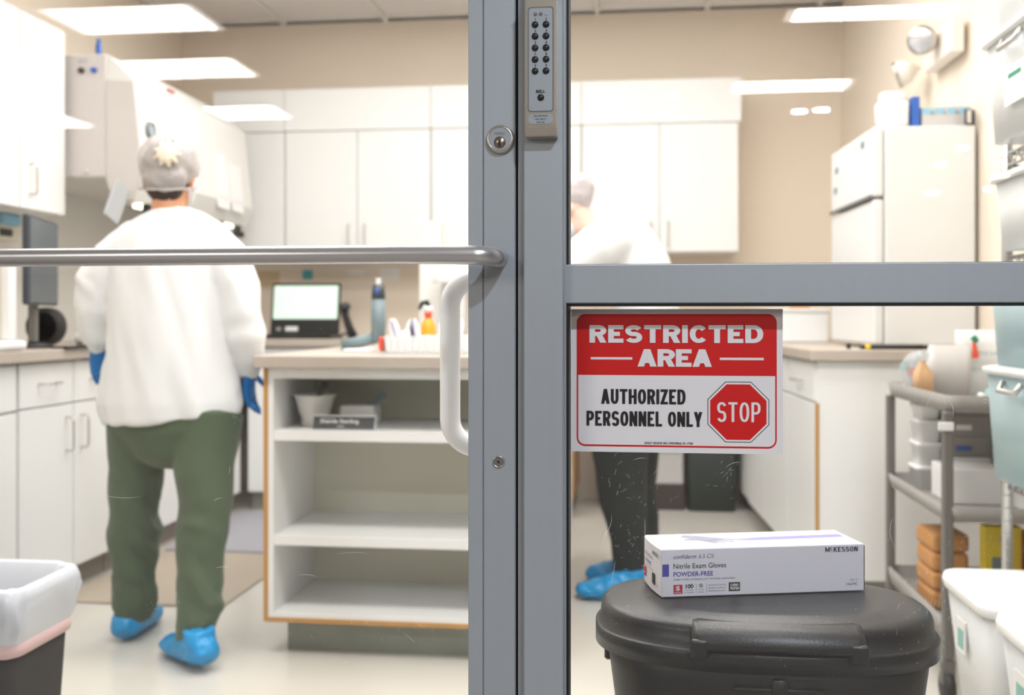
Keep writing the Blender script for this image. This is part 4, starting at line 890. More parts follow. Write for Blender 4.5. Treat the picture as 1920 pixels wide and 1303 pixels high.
tag(obj('kraft_box', box(p_[0] - .03, p_[0] + .05, p_[1] - .04, p_[1] + .04, p_[2], p_[2] + .06, .001), M['kraft']), 'small tan box on the white appliance just below the rail', 'box')
p_ = RT(.22, .03, CZ)
t = thing('cable_bar', 'black rod with a yellow ring lying in front of the fridge', 'tool', p_, rr_)
obj('rod', tube(B(), [(-.03, 0, .008), (.15, 0, .008)], .0085, 12), M['blackm'], t, True); obj('yellow_ring', tube(B(), [(-.048, 0, .008), (-.031, 0, .008)], .009, 12), M['yellow'], t, True); obj('tip', tube(B(), [(-.066, 0, .008), (-.0485, 0, .008)], .0075, 12), M['black'], t, True)
tag(obj('black_clip', tube(B(), [(RT(.115, .03)[0], RT(.115, .03)[1], CZ + .001), (RT(.115, .03)[0], RT(.115, .03)[1], CZ + .02)], .008, 12), M['black']), 'tiny black knob on the right worktop', 'knob')
# emergency light on the right wall
ye = 3.97
t = thing('emergency_light', 'beige twin-head emergency light on the right wall', 'light', (xr(ye) - .03, ye, 2.05))
xw = xr(ye)
obj('housing', rot(box(xw - .06, xw - .008, ye - .17, ye + .17, 1.99, 2.12, .01, 2), .0), M['emerg'], t)
for k, (yy, zz, dv) in enumerate(((ye - .02, 2.075, (-.55, -.8, -.18)), (ye + .26, 2.02, (-.9, .3, -.3)))):
    d = Vector(dv).normalized(); c = Vector((xw - .11, yy, zz))
    h = obj('lamp_head', tube(B(), [c - d * .05, c - d * .02, c + d * .02], [.02, .045, .055], 24), M['emerg'], t, True)
    obj('bezel', tube(B(), [c + d * .0201, c + d * .032], [.056, .053], 24), M['steel'], h, True)
    obj('reflector', tube(B(), [c + d * .0321, c + d * .0345], [.046, .042], 24), M['lens'], h, True)
    obj('arm', tube(B(), [Vector((xw - .05, yy, 2.04)), c - d * .04], .012, 8), M['emerg'], t)

# ---------------------------------------------------------------- utility cart
t = thing('utility_cart', 'grey plastic utility cart loaded with supplies at the right', 'cart', (1.03, 3.05, 0))
X0, X1, Y0, Y1 = .825, 1.20, 2.74, 3.36
def shelf(z, h_, nm):
    b_ = B(); xc, yc, w_, d_ = (X0 + X1) / 2, (Y0 + Y1) / 2, X1 - X0, Y1 - Y0
    loft(b_, [rrect(xc, yc, w_ - .02, d_ - .02, .03, z - h_), rrect(xc, yc, w_, d_, .04, z), rrect(xc, yc, w_ - .02, d_ - .02, .035, z), rrect(xc, yc, w_ - .025, d_ - .025, .03, z - h_ + .012)])
    return obj(nm, b_, M['cart'], t, True)
shelf(.815, .045, 'shelf'); shelf(.52, .04, 'shelf'); shelf(.22, .05, 'shelf')
for x, y in ((X0 + .012, Y0 + .02), (X1 - .012, Y0 + .02), (X0 + .012, Y1 - .02), (X1 - .012, Y1 - .02)):
    obj('post', box(x - .013, x + .013, y - .013, y + .013, .115, .772, .004), M['cartd'], t)
    c_ = obj('caster', tube(B(), [(x - .012, y, .042), (x + .012, y, .042)], .04, 20), M['blackm'], t, True); obj('fork', box(x - .018, x + .018, y - .012, y + .012, .05, .1145, .004), M['cartd'], c_)
obj('label_clip', box(X0 - .016, X0 + .024, Y0 + .002, Y0 + .0065, .722, .745, .002), M['white'], t, label='white label clip on the near post')
def simple(name, bm, m, label, cat, group=None, sm=False): return tag(obj(name, bm, M[m], None, sm), label, cat, group)
TZ = .7825
t = thing('tan_bottle', 'clear-topped bottle of tan liquid on the cart', 'bottle', (.87, 3.12, TZ))
obj('body', loft(B(), [rrect(.872, 3.10, .055, .05, .012, TZ), rrect(.870, 3.10, .050, .045, .012, TZ + .075), rrect(.868, 3.10, .024, .024, .01, TZ + .098), rrect(.868, 3.10, .022, .022, .01, TZ + .11)]), M['tanb'], t, True); obj('cap', lathe(B(), [(.014, .111), (.02, .115), (.02, .135), (.001, .14)], (.868, 3.10, TZ), 16), M['clear'], t, True)
t = thing('packet_bundle', 'clear bag of small printed packets at the back corner of the cart', 'bag', (.88, 3.27, TZ))
b_ = ball(B(), (.890, 3.25, TZ + .070), (.045, .036, .062), 14)
for v in b_.verts: v.co += noise.noise_vector(v.co * 30) * .01
obj('bag_film', b_, M['clear'], t, True)
for k, (x, z, m) in enumerate(((.865, .09, 'green'), (.88, .075, 'redcap'), (.90, .08, 'lblue'), (.87, .03, 'white'))): obj('packet', box(x - .01, x + .01, 3.26, 3.275, TZ + z - .02, TZ + z + .01, .001), M[m], t)
t = thing('white_pouch', 'tall white pouch in the middle of the cart top', 'pouch', (.965, 3.15, TZ))
b_ = B(); loft(b_, [rrect(.965, 3.18, .12, .06, .02, TZ), rrect(.965, 3.18, .13, .07, .025, TZ + .08), rrect(.97, 3.18, .12, .03, .012, TZ + .155)])
obj('pouch_body', b_, M['greyb'], t, True)
t = thing('printed_bag', 'translucent printed supply bag with a red and a green clip behind the cart top', 'bag', (1.09, 3.22, TZ))
obj('bag_body', loft(B(), [rrect(1.085, 3.25, .15, .07, .02, TZ), rrect(1.085, 3.25, .15, .06, .02, TZ + .16), rrect(1.085, 3.25, .15, .012, .005, TZ + .20)]), M['frost'], t, True)
obj('red_clip', tube(B(), [(1.055, 3.205, TZ + .115), (1.05, 3.205, TZ + .165)], [.012, .004], 10), M['redcap'], t); obj('green_clip', tube(B(), [(1.058, 3.20, TZ + .165), (1.045, 3.20, TZ + .18)], [.008, .010], 10), M['green'], t)
for k in range(2): lettering(t, ('STERILE SUPPLY', 'DO NOT OPEN')[k], 0, -.022 - .0, .13 - .05 * k, .012, .11, M['slate'])
for i, (x, y, l_, r, lb_) in enumerate(((1.0, 2.86, .06, .022, 'teal plastic spool lying near the front of the cart top'), (1.055, 2.92, .05, .028, 'upright teal spool on the cart top beside the blue bins'), (.955, 2.83, .03, .018, 'small clear-green cap at the near corner of the cart top'))):
    b_ = B()
    if i == 1: lathe(b_, [(r, 0), (r, .01), (r * .7, .012), (r * .7, .06), (r, .062), (r, .075), (.001, .076)], (x, y, TZ), 20)
    else: tube(b_, [(x - l_ / 2, y, TZ + r), (x - l_ / 2 + .01, y, TZ + r), (x - l_ / 2 + .011, y + .001, TZ + r), (x + l_ / 2, y + .01, TZ + r)], [r, r, r * .75, r * .75], 18)
    simple('teal_spool', b_, 'tealp' if i < 2 else 'frost', lb_, 'spool', 'spools on the cart', True)
# middle shelf
MZ = .4925
for i, (z0, z1, wd_, lb_) in enumerate(((0, .072, .078, 'white stacked container at the bottom of the pile on the cart'), (.0725, .145, .07, 'white container in the middle of the pile on the cart'), (.1455, .215, .072, 'second white container from the top on the cart pile'), (.2155, .262, .066, 'topmost white container on the cart pile'))):
    simple('stacked_container', loft(B(), [rrect(.915, 3.23, wd_ - .012, .09, .012, MZ + z0), rrect(.915, 3.23, wd_, .10, .014, MZ + z1 - .012), rrect(.915, 3.23, wd_ + .008, .108, .014, MZ + z1 - .011), rrect(.915, 3.23, wd_ + .008, .108, .014, MZ + z1)]), 'white', lb_, 'container', 'white containers stacked on the cart', True)
t = thing('drawer_organizer', 'small grey drawer organizer on the middle shelf of the cart', 'organizer', (1.01, 3.2, MZ))
obj('case', box(.955, 1.09, 3.17, 3.32, MZ + .105, MZ + .24, .003), M['flap'], t); obj('base_box', box(.955, 1.09, 3.165, 3.32, MZ, MZ + .104, .004), M['white'], t)
for k in range(2):
    dd = obj('drawer', box(.962, 1.083, 3.164, 3.17, MZ + .112 + .063 * k, MZ + .168 + .063 * k, .002), M['cart'], t); obj('front_label', box(.985, 1.03, 3.162, 3.1639, MZ + .125 + .063 * k, MZ + .14 + .063 * k), M['blue'] if k == 0 else M['white'], dd)
simple('white_carton', box(.90, 1.06, 2.95, 3.12, MZ, MZ + .10, .003), 'white', 'low white carton on the middle cart shelf behind the near post', 'box')
t = thing('wide_carton', 'wide cream carton with a green dot on the middle cart shelf', 'box', (1.11, 2.9, MZ)); obj('carton', box(1.065, 1.18, 2.80, 3.08, MZ, MZ + .11, .002), M['cab'], t); obj('green_dot', tube(B(), [(1.09, 2.799, MZ + .06), (1.09, 2.8, MZ + .06)], .01, 16), M['tealp'], t)
simple('grey_tub', loft(B(), [rrect(1.145, 3.2, .075, .16, .01, MZ), rrect(1.145, 3.2, .08, .17, .01, MZ + .2)]), 'bsc', 'pale grey tub at the back right of the middle cart shelf', 'tub')
# bottom shelf
BZ = .1825
t = thing('cereal_box', 'yellow printed carton standing on the lower cart shelf', 'box', (1.03, 2.93, BZ)); obj('carton', box(.985, 1.085, 2.92, 2.96, BZ, BZ + .255, .002), M['yellow'], t)
obj('picture', box(1.005, 1.055, 2.9185, 2.92, BZ + .11, BZ + .17), M['slate'], t); obj('emblem', tube(B(), [(1.04, 2.9185, BZ + .22), (1.04, 2.9195, BZ + .22)], .015, 16), M['lavender'], t); obj('red_corner', box(1.0, 1.08, 2.9188, 2.92, BZ + .09, BZ + .10), M['redbox'], t)
simple('red_carton', box(1.088, 1.15, 2.90, 2.97, BZ, BZ + .24, .002), 'redbox', 'red carton beside the yellow one on the lower cart shelf', 'box')
for i in range(4):
    o = simple('kraft_packet', rot(box(.862, .965, 2.98, 3.14, BZ + .055 * i, BZ + .053 + .055 * i, .012, 2), .03 * (i % 2), 'Z', (.91, 3.05, 0)), 'kraft', ['lowest orange-brown packet of the stack on the lower cart shelf', 'second orange-brown packet from below on the lower cart shelf', 'third orange-brown packet from below on the lower cart shelf', 'topmost orange-brown packet on the lower cart shelf'][i], 'packet', 'orange-brown packets on the lower cart shelf')

# ---------------------------------------------------------------- wire rack with bins at the right edge
t = thing('wire_rack', 'chrome wire rack against the right wall, cut by the picture edge', 'rack', (1.03, 2.45, 0))
RX0, RX1, RY0, RY1 = .87, 1.27, 1.40, 2.43
for x, y in ((RX0, RY1), (RX1, RY1), (RX0 + .0, RY0), (RX1, RY0)):
    pp = obj('post', tube(B(), [(x, y, .02), (x, y, 1.95)], .0125, 16), M['chrome'], t, True)
    gr_ = B()
    for k in range(60): lathe(gr_, [(.0131, 0), (.0131, .002)], (x, y, .1 + .03 * k), 12)
    o = obj('groove_rings', gr_, M['chrome'], pp); o['kind'] = 'stuff'
    obj('foot', lathe(B(), [(.02, 0), (.02, .012), (.013, .02)], (x, y, 0), 16), M['black'], pp)
for z in (.155, .655, 1.16, 1.40):
    s_ = B()
    for y in (RY0, RY1): tube(s_, [(RX0, y, z), (RX1, y, z)], .004, 8); tube(s_, [(RX0, y, z - .028), (RX1, y, z - .028)], .004, 8)
    for x in (RX0, RX1): tube(s_, [(x, RY0, z), (x, RY1, z)], .004, 8); tube(s_, [(x, RY0, z - .028), (x, RY1, z - .028)], .004, 8)
    fr_ = obj('shelf_frame', s_, M['chrome'], t, True)
    wi = B()
    for k in range(37): y = RY0 + (RY1 - RY0) * k / 36; tube(wi, [(RX0, y, z + .002), (RX1, y, z + .002)], .0022, 6)
    for x in (RX0, RX1):
        zz = [(x, RY0 + (RY1 - RY0) * k / 48, z - (.002 if k % 2 else .026)) for k in range(49)]; tube(wi, zz, .002, 6)
    o = obj('shelf_wires', wi, M['chrome'], fr_); o['kind'] = 'stuff'
def bin_(x, y, z, w_, d_, h_, m, label, lidm, handle=True, contents=None, group='storage bins on the wire rack'):
    t = thing('storage_bin', label, 'bin', (x, y, z), group=group)
    obj('tub', loft(B(), [rrect(x, y, w_ * .93, d_ * .93, .02, z), rrect(x, y, w_, d_, .025, z + h_ - .018), rrect(x, y, w_ - .008, d_ - .008, .022, z + h_ - .018), rrect(x, y, w_ * .92, d_ * .92, .02, z + .004)]), M[m], t, True)
    obj('lid', loft(B(), [rrect(x, y, w_ + .02, d_ + .02, .03, z + h_ - .0175), rrect(x, y, w_ + .02, d_ + .02, .03, z + h_ - .004), rrect(x, y, w_ - .01, d_ - .01, .025, z + h_)]), M[lidm], t, True)
    if handle:
        yy = y
        obj('latch', tube(B(), [(x - w_ / 2 - .004, yy - .05, z + h_ - .03), (x - w_ / 2 - .016, yy - .045, z + h_ - .05), (x - w_ / 2 - .016, yy + .045, z + h_ - .05), (x - w_ / 2 - .004, yy + .05, z + h_ - .03)], .006, 8), M['handle'], t, True, 'grey side latch')
    if contents:
        for k, (dx, dy, dz, a, b_, c_) in enumerate(contents): obj('contents', box(x + dx, x + dx + a, y + dy, y + dy + b_, z + .008 + dz, z + .008 + dz + c_, .006), M['tealc'] if k % 2 == 0 else M['lblue'], t)
    return t
bin_(.985, 2.195, .664, .37, .36, .25, 'bluebin', 'blue tinted clear bin on the lowest rack shelf', 'frost', True, [(-.15, -.1, 0, .12, .2, .07), (-.02, -.1, 0, .1, .2, .15), (.05, -.12, .0, .08, .2, .1)])
bin_(.985, 2.195, .915, .36, .35, .212, 'bluebin', 'blue tinted clear bin stacked on the lowest one, just below the rail', 'frost', False, [(-.15, -.12, .0, .2, .2, .04), (-.16, .06, .02, .03, .06, .1)])
bin_(.985, 2.195, 1.169, .34, .34, .17, 'frost', 'frosted bin between the two upper rack shelves', 'white', False)
bt = bin_(.985, 2.195, 1.409, .37, .36, .235, 'frost', 'frosted bin with a grey handle on the upper rack shelf', 'white', True)
obj('card', box(.7965, .799, 2.13, 2.24, 1.47, 1.55), M['paper'], bt, label='white label card'); obj('card_print', box(.7960, .7964, 2.15, 2.22, 1.525, 1.535), M['green'], bt)
bin_(.985, 2.195, 1.645, .35, .34, .2, 'frost', 'frosted bin stacked at the very top of the rack', 'white', False)
# white storage tubs on the floor, lower right
def tub(x0, y0, w_, d_, h_, rz, label):
    t = thing('storage_tub', label, 'tub', (x0, y0, .16), rz, 'white storage tubs at the lower right', local=True)
    cx_, cy_ = w_ / 2, -d_ / 2
    obj('tub_body', loft(B(), [rrect(cx_, cy_, w_ * .86, d_ * .86, .04, .002), rrect(cx_, cy_, w_ * .97, d_ * .97, .045, h_ - .03), rrect(cx_, cy_, w_ * .95, d_ * .95, .04, h_ - .03), rrect(cx_, cy_, w_ * .84, d_ * .84, .04, .008)]), M['frost'], t, True)
    obj('rim_lid', loft(B(), [rrect(cx_, cy_, w_, d_, .05, h_ - .029), rrect(cx_, cy_, w_ * 1.02, d_ * 1.02, .055, h_ - .012), rrect(cx_, cy_, w_ * 1.0, d_ * 1.0, .05, h_), rrect(cx_, cy_, w_ * .92, d_ * .9, .04, h_ - .003)]), M['white'], t, True, 'opaque white lid')
    lb_ = obj('side_label', box(.009, .013, cy_ - .0, cy_ + .06, h_ - .15, h_ - .08), M['bsc'], t, label='printed label on the side')
    obj('contents', box(w_ * .12, w_ * .85, -d_ * .85, -d_ * .12, .01, h_ * .62, .02), M['greyb'], t)
    obj('label_print', box(.0080, .0090, cy_ + .01, cy_ + .045, h_ - .14, h_ - .1), M['tealp'], t)
    return t
tub(.700, 2.375, .50, .31, .29, 0.0, 'white plastic storage tub in front of the cart, the farther of the two')
tub(.700, 2.045, .50, .31, .29, -.0, 'nearer white storage tub at the lower right picture corner')

# ================================================================ PEOPLE
def hand(bm, wrist, d, side, k=1.0, curl=.5, thumb=1):
    """palm + five bent fingers; d = finger direction, side = across the palm towards the thumb"""
    d = Vector(d).normalized(); s = Vector(side); s = (s - d * s.dot(d)).normalized(); nrm = d.cross(s) * thumb
    w0 = Vector(wrist)
    tube(bm, [w0 - d * .03 * k, w0, w0 + d * .035 * k, w0 + d * .08 * k], [(.024 * k, .018 * k), (.028 * k, .017 * k), (.039 * k, .016 * k), (.040 * k, .014 * k)], 14, side=s, ends=True)
    for i, (o_, L_) in enumerate(((.030, .070), (.010, .080), (-.010, .074), (-.029, .058))):
        p = w0 + d * .072 * k + s * o_ * k; a = 0; pts = [p - d * .02 * k, p]
        for q, f in enumerate((.45, .32, .23)):
            a += curl * (.6 + .15 * i) * (.5 + .5 * q); p = p + (d * math.cos(a) + nrm * math.sin(a)) * L_ * f * k; pts.append(p)
        tube(bm, pts, [.0095 * k, .0095 * k, .009 * k, .008 * k, .0068 * k], 10, side=s, ends=True)
    p = w0 + d * .015 * k + s * .025 * k
    pts = [p - s * .01 * k, p, p + (d * .6 + s * .7 + nrm * .3) * .035 * k, p + (d * .95 + s * .75 + nrm * .6) * .055 * k]
    tube(bm, pts, [.013 * k, .013 * k, .010 * k, .0085 * k], 10, side=nrm, ends=True)
def shoecover(bm, heel, toe_dir, L_=.27, lift=0):
    d = Vector(toe_dir).normalized(); s = Vector((-d.y, d.x, 0)); h = Vector(heel)
    pts, rr = [], []
    for f, hw, hh in ((0.0, .030, .030), (.06, .044, .044), (.2, .050, .056), (.4, .052, .052), (.6, .056, .040), (.8, .056, .032), (.95, .042, .026), (1.0, .026, .018)):
        z = hh + lift * (1 - f); pts.append(h + d * L_ * f + Vector((0, 0, z))); rr.append((hw, hh))
    tube(bm, pts, rr, 18, side=s)
    a = h + d * L_ * .22
    tube(bm, [a + Vector((0, 0, .05 + lift)), a + Vector((0, 0, .105 + lift))], [(.046, .055), (.044, .050)], 16)
def head(bm, c, f, k=1.0):
    """skull, jaw, nose, ears, neck stub; f = facing direction"""
    f = Vector(f).normalized(); u = Vector((0, 0, 1)); u = (u - f * u.dot(f)).normalized(); s = f.cross(u); c = Vector(c)
    def el(p, a, b_, h_, n=14):
        b2 = ball(B(), (0, 0, 0), (a, b_, h_), n); mt = Matrix((s, f, u)).transposed().to_4x4(); mt.translation = p
        tmp = bpy.data.meshes.new('x'); b2.to_mesh(tmp); b2.free(); tmp.transform(mt); bm.from_mesh(tmp); bpy.data.meshes.remove(tmp)
    el(c + u * .02 * k, .072 * k, .090 * k, .088 * k); el(c + f * .03 * k - u * .055 * k, .052 * k, .058 * k, .058 * k)
    el(c + f * .092 * k - u * .015 * k, .011 * k, .016 * k, .024 * k, 8)
    for q in (-1, 1): el(c + s * .074 * k * q - u * .018 * k - f * .005 * k, .010 * k, .018 * k, .030 * k, 8)
    el(c + f * .085 * k - u * .058 * k, .024 * k, .010 * k, .008 * k, 8)
    return s, u
def folds(amp, fx, fz_=3, seed=0):
    def fn(p):
        a = noise.noise(Vector((p.x * fx + seed, p.y * fx, p.z * fz_))); b_ = noise.noise(Vector((p.x * fx * 2.3 + p.z * 6, p.y * fx * 2.3, p.z * fz_ * 2 + seed + 5)))
        return amp * (a + .5 * b_)
    return fn

# -------- the walking person (seen from behind)
P = thing('person', 'person seen from behind walking away in a white gown, green trousers and blue shoe covers', 'person', (-1.42, 2.93, 0))
bb = B()
hc = Vector((-1.432, 2.985, 1.462))
fd = Vector((-.12, 1, -.12))
head(bb, hc, fd)
tube(bb, [(-1.425, 2.955, 1.28), (-1.428, 2.962, 1.35), (-1.43, 2.972, 1.42)], [(.062, .055), (.05, .052), (.048, .055)], 18, side=(1, 0, 0))
tube(bb, [(-1.41, 2.95, .72), (-1.41, 2.95, .95), (-1.41, 2.95, 1.15), (-1.415, 2.95, 1.26), (-1.42, 2.95, 1.32)], [(.155, .10), (.13, .09), (.14, .095), (.155, .085), (.07, .06)], 20, side=(1, 0, 0))
tube(bb, [(-1.545, 2.955, 1.24), (-1.648, 2.94, 1.06), (-1.668, 2.985, .935)], [.045, .037, .024], 14); tube(bb, [(-1.285, 2.955, 1.24), (-1.185, 2.93, 1.04), (-1.178, 2.99, .86)], [.045, .037, .024], 14)
tube(bb, [(-1.50, 2.96, .76), (-1.535, 2.97, .58), (-1.552, 2.99, .42), (-1.566, 3.025, .08)], [.07, .062, .05, .034], 14); tube(bb, [(-1.32, 2.94, .76), (-1.29, 2.925, .58), (-1.282, 2.89, .42), (-1.272, 2.825, .08)], [.07, .062, .05, .034], 14)
hand(bb, (-1.668, 2.985, .925), (.12, .05, -1), (1, .1, 0), .5, .45, -1); hand(bb, (-1.178, 2.995, .855), (-.05, .15, -1), (0, 1, 0), .5, .4, 1)
me = union(bb, .0065, 2, .4)
body = obj('body', me, M['skin'], P, True)
f_ = fd.normalized(); u_ = Vector((0, 0, 1)); u_ = (u_ - f_ * u_.dot(f_)).normalized(); s_ = f_.cross(u_)
for q in (-1, 1):
    e = obj('eye', ball(B(), hc + f_ * .083 + s_ * .03 * q + u_ * .006, (.012, .006, .008), 10), M['white'], P, True); obj('iris', ball(B(), hc + f_ * .0885 + s_ * .03 * q + u_ * .006, (.005, .003, .005), 8), M['hair'], e, True)
mk = ball(B(), hc + f_ * .062 - u_ * .045, (.058, .05, .048), 16); obj('face_mask', mk, M['mask'], P, True)
tube_ = B()
for q in (-1, 1): tube(tube_, [hc + f_ * .06 - u_ * .03 + s_ * .056 * q, hc + f_ * .0 - u_ * .0 + s_ * .083 * q, hc - f_ * .02 - u_ * .035 + s_ * .083 * q, hc + f_ * .05 - u_ * .075 + s_ * .052 * q], .0025, 6)
obj('mask_loops', tube_, M['white'], P)
# hair at the nape, bun
hb = B(); ball(hb, hc - f_ * .012 + u_ * .028, (.080, .096, .092), 18); ball(hb, hc - f_ * .045 - u_ * .035, (.062, .045, .060), 14); ball(hb, hc - f_ * .08 + u_ * .055 + s_ * .018, (.045, .035, .042), 12)
me = union(hb, .008, 3); displace(me, folds(.003, 60, 20)); obj('hair', me, M['hair'], P, True)
# keep the hair off the face: net with a clip over it
nb = B(); ball(nb, hc - f_ * .012 + u_ * .038, (.090, .106, .098), 20); ball(nb, hc - f_ * .072 + u_ * .035 + s_ * .012, (.062, .056, .066), 16); ball(nb, hc - f_ * .062 - u_ * .022 + s_ * .008, (.070, .052, .048), 16)
me = union(nb, .007, 3); displace(me, folds(.006, 28, 20, 3)); nt_ = obj('hair_net', me, M['net'], P, True, 'translucent white bouffant net')
bd = B(); pts = []
for i in range(25):
    a = 2 * PI * i / 24; pts.append(hc - f_ * (.010 - .094 * math.cos(a + PI)) * 1.0 + s_ * .086 * math.sin(a) - u_ * (.038 + .028 * math.cos(a)))
tube(bd, pts, .003, 8); obj('elastic_band', bd, M['net'], nt_, True)
cb = B()
for i in range(9):
    a = 2 * PI * i / 9; c = hc - f_ * .132 + u_ * .040 + s_ * .030
    tube(cb, [c, c + (s_ * math.cos(a) + u_ * math.sin(a)) * .022 + f_ * .004, c + (s_ * math.cos(a) + u_ * math.sin(a)) * .038 + f_ * .012], [.008, .010, .006], 8, ends=True)
obj('hair_clip', union(cb, .004, 2), M['clip'], P, True, 'cream flower-like clip under the net')
# gown
gb = B()
tube(gb, [(-1.408, 2.95, .705), (-1.412, 2.95, .76), (-1.412, 2.95, .85), (-1.410, 2.95, .98), (-1.410, 2.95, 1.12), (-1.412, 2.95, 1.22), (-1.415, 2.95, 1.275), (-1.42, 2.952, 1.318), (-1.427, 2.957, 1.348)],
     [(.212, .150), (.216, .155), (.208, .150), (.196, .140), (.194, .130), (.192, .122), (.172, .108), (.115, .085), (.066, .062)], 36, side=(1, 0, 0))
tube(gb, [(-1.53, 2.95, 1.262), (-1.590, 2.945, 1.205), (-1.640, 2.935, 1.13), (-1.652, 2.94, 1.05), (-1.665, 2.96, 1.00), (-1.668, 2.975, .955), (-1.668, 2.985, .93)], [.062, .078, .078, .068, .064, .056, .034], 20, ends=True)
tube(gb, [(-1.30, 2.95, 1.262), (-1.238, 2.945, 1.20), (-1.198, 2.935, 1.12), (-1.178, 2.93, 1.03), (-1.172, 2.95, .965), (-1.176, 2.975, .90), (-1.178, 2.99, .865)], [.062, .074, .070, .062, .062, .050, .034], 20, ends=True)
me = union(gb, .0075, 5)
def gf_(p):
    v = folds(.013, 8, 2.0, 2)(p) + .004 * 1.6 * math.sin(38 * p.x + 6 * noise.noise(p * 3)) * max(0, min(1, (1.2 - p.z) * 2))
    if p.x < -1.61 or p.x > -1.20: v += .0022 * math.sin(45 * p.z + 25 * p.x + 8 * noise.noise(p * 6)) * (p.z < 1.15)
    return v
displace(me, gf_); obj('gown', me, M['gown'], P, True, 'loose white isolation gown')
# trousers
tb_ = B()
tube(tb_, [(-1.405, 2.95, .555), (-1.405, 2.95, .60), (-1.405, 2.95, .68), (-1.408, 2.95, .78), (-1.408, 2.95, .84)], [(.045, .05), (.125, .11), (.203, .138), (.200, .135), (.17, .12)], 28, side=(1, 0, 0))
tube(tb_, [(-1.51, 2.955, .72), (-1.535, 2.97, .58), (-1.547, 2.985, .46), (-1.560, 3.0, .33), (-1.566, 3.015, .20), (-1.568, 3.02, .11), (-1.568, 3.025, .055)], [(.105, .115), (.088, .10), (.082, .088), (.078, .080), (.069, .074), (.062, .07), (.052, .062)], 24, side=(1, 0, 0))
tube(tb_, [(-1.30, 2.95, .72), (-1.290, 2.925, .58), (-1.284, 2.90, .46), (-1.278, 2.875, .33), (-1.272, 2.845, .20), (-1.270, 2.825, .12), (-1.272, 2.82, .07)], [(.118, .12), (.092, .105), (.078, .088), (.072, .078), (.066, .072), (.060, .066), (.055, .06)], 24, side=(1, 0, 0))
me = union(tb_, .0075, 3)
def tf(p): return .007 * math.sin(30 * p.z + 22 * (p.x + p.y) + 7 * noise.noise(p * 6)) * (noise.noise(p * 7) + .35) * max(0, min(1, (.62 - p.z) * 5)) + .006 * noise.noise(Vector((p.x * 8, p.y * 8, p.z * 5))) + .0055 * math.sin(26 * p.z + 34 * p.x + 5 * noise.noise(p * 4)) * max(0, min(1, (.68 - p.z) * 4)) * (.4 + .6 * (noise.noise(p * 5) > 0)) + (.003 * noise.noise(p * 35) if p.z < .2 else 0)
displace(me, tf); obj('trousers', me, M['trous'], P, True, 'loose sage green scrub trousers')
# gloves and shoe covers
g = B(); hand(g, (-1.668, 2.985, .925), (.12, .05, -1), (1, .1, 0), .98, .45, -1); obj('glove', union(g, .0035, 2, .4), M['nitrile'], P, True)
g = B(); hand(g, (-1.178, 2.995, .855), (-.05, .15, -1), (0, 1, 0), .95, .4, 1); obj('glove', union(g, .0035, 2, .4), M['nitrile'], P, True)
for hl, td, lf in (((-1.575, 2.955, 0.002), (-.12, 1, 0), .0), ((-1.200, 2.735, .002), (-.74, .68, 0), .010)):
    g = B(); shoecover(g, hl, td, .27, lf); me = union(g, .007, 3); displace(me, folds(.006, 34, 34, hl[0])); obj('shoe_cover', me, M['shoe'], P, True)

# -------- the bending person behind the post
Q = thing('person', 'person in a white gown and black trousers bending over the island behind the post', 'person', (-.02, 3.75, 0))
hc = Vector((-.225, 3.73, 1.435)); fd = Vector((-.62, .10, -.78))
bb = B(); head(bb, hc, fd)
tube(bb, [(-.10, 3.74, 1.30), (-.165, 3.73, 1.36), (-.20, 3.72, 1.41)], [(.06, .055), (.05, .05), (.05, .052)], 16, side=(0, 1, 0))
sp_ = [(.05, 3.76, .92), (.055, 3.76, 1.05), (.02, 3.75, 1.18), (-.05, 3.745, 1.29), (-.10, 3.74, 1.32)]
tube(bb, sp_, [(.145, .10), (.13, .09), (.145, .095), (.15, .08), (.07, .06)], 20, side=(0, 1, 0))
for q in (-1, 1):
    tube(bb, [(-.06, 3.745 + .14 * q, 1.29), (-.23, 3.74 + .17 * q, 1.18), (-.33, 3.72 + .10 * q, 1.03)], [.045, .037, .024], 14)
    hand(bb, (-.33, 3.72 + .10 * q, 1.025), (-1, 0, -.35), (.2, -q, 0), .7, .5, 1 if q < 0 else -1)
tube(bb, [(.05, 3.68, .92), (.0, 3.67, .50), (.02, 3.70, .08)], [.085, .055, .036], 14); tube(bb, [(.05, 3.84, .92), (.02, 3.86, .50), (.04, 3.88, .08)], [.085, .055, .036], 14)
obj('body', union(bb, .0075, 2, .4), M['skin2'], Q, True)
f_ = fd.normalized(); u_ = Vector((0, 0, 1)); u_ = (u_ - f_ * u_.dot(f_)).normalized(); s_ = f_.cross(u_)
for q in (-1, 1):
    e = obj('eye', ball(B(), hc + f_ * .083 + s_ * .03 * q + u_ * .006, (.009, .009, .008), 10), M['white'], Q, True); obj('iris', ball(B(), hc + f_ * .090 + s_ * .03 * q + u_ * .006, (.004, .005, .005), 8), M['hair'], e, True)
obj('face_mask', ball(B(), hc + f_ * .062 - u_ * .045, (.052, .058, .048), 16), M['mask'], Q, True)
nb = B(); ball(nb, hc - f_ * .015 + u_ * .035, (.100, .088, .095), 18); ball(nb, hc - f_ * .075 + u_ * .005, (.055, .065, .06), 14)
me = union(nb, .008, 3); displace(me, folds(.009, 26, 26, 3)); obj('hair_net', me, M['net2'], Q, True, 'grey bouffant cap')
gb = B()
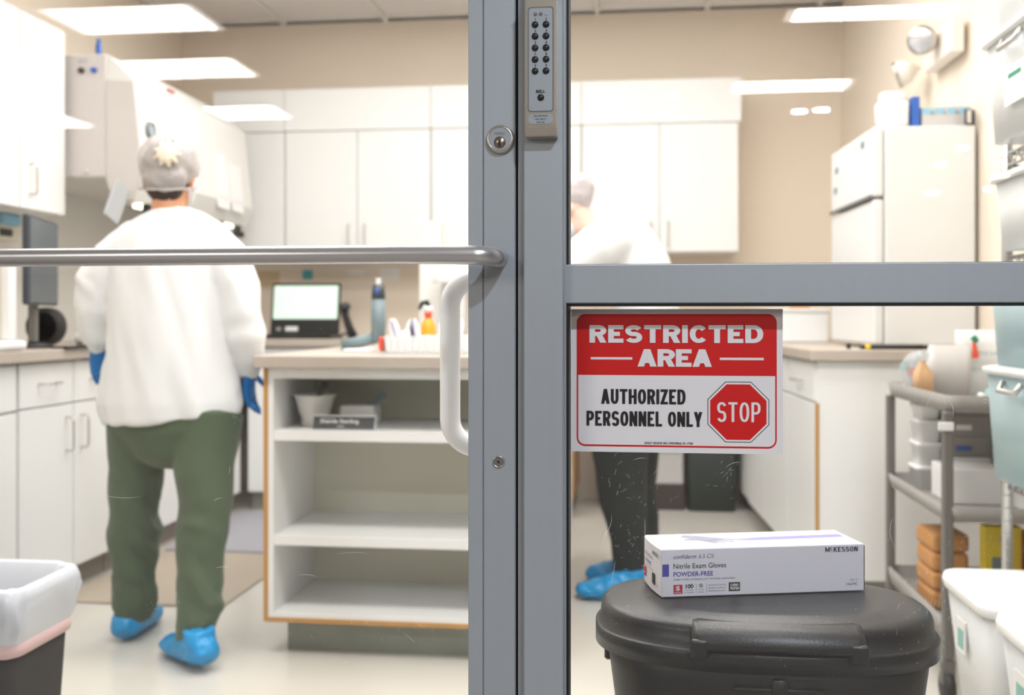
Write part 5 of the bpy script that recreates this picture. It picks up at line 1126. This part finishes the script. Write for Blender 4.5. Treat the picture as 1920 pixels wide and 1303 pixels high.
tube(gb, [(.055, 3.76, .70), (.06, 3.76, .80), (.065, 3.76, .95), (.062, 3.76, 1.08), (.035, 3.755, 1.20), (-.02, 3.75, 1.285), (-.075, 3.745, 1.325), (-.125, 3.735, 1.35)], [(.195, .145), (.19, .145), (.175, .13), (.175, .125), (.18, .125), (.17, .115), (.12, .09), (.065, .06)], 32, side=(0, 1, 0))
for q in (-1, 1):
    tube(gb, [(-.04, 3.745 + .11 * q, 1.30), (-.12, 3.745 + .155 * q, 1.27), (-.20, 3.74 + .175 * q, 1.22), (-.25, 3.73 + .16 * q, 1.14), (-.315, 3.72 + .105 * q, 1.04)], [.085, .085, .075, .058, .034], 18, ends=True)
me = union(gb, .009, 5); displace(me, folds(.010, 7, 3, 8)); obj('gown', me, M['gown'], Q, True, 'white isolation gown stretched over a bent back')
tb_ = B(); tube(tb_, [(.05, 3.76, .60), (.055, 3.76, .72), (.06, 3.76, .92)], [(.12, .11), (.175, .125), (.16, .115)], 24, side=(0, 1, 0))
tube(tb_, [(.03, 3.68, .75), (-.035, 3.67, .55), (-.025, 3.68, .38), (.0, 3.69, .20), (.0, 3.69, .06)], [.105, .105, .09, .072, .062], 20); tube(tb_, [(.06, 3.84, .75), (.025, 3.86, .55), (.03, 3.87, .38), (.045, 3.88, .20), (.045, 3.88, .06)], [.105, .09, .075, .066, .06], 20)
me = union(tb_, .009, 3); displace(me, folds(.007, 10, 8, 4)); obj('trousers', me, M['btrous'], Q, True, 'loose black trousers')
for q in (-1, 1):
    g = B(); hand(g, (-.33, 3.72 + .10 * q, 1.025), (-1, 0, -.35), (.2, -q, 0), .95, .5, 1 if q < 0 else -1); obj('glove', union(g, .004, 2, .4), M['nitrile'], Q, True)
for hl, td in (((.075, 3.66, .002), (-1, -.12, 0)), ((.10, 3.87, .002), (-1, .08, 0))):
    g = B(); shoecover(g, hl, td, .265, 0); me = union(g, .007, 3); displace(me, folds(.006, 34, 34, hl[1])); obj('shoe_cover', me, M['shoe'], Q, True)
bpy.context.view_layer.update()
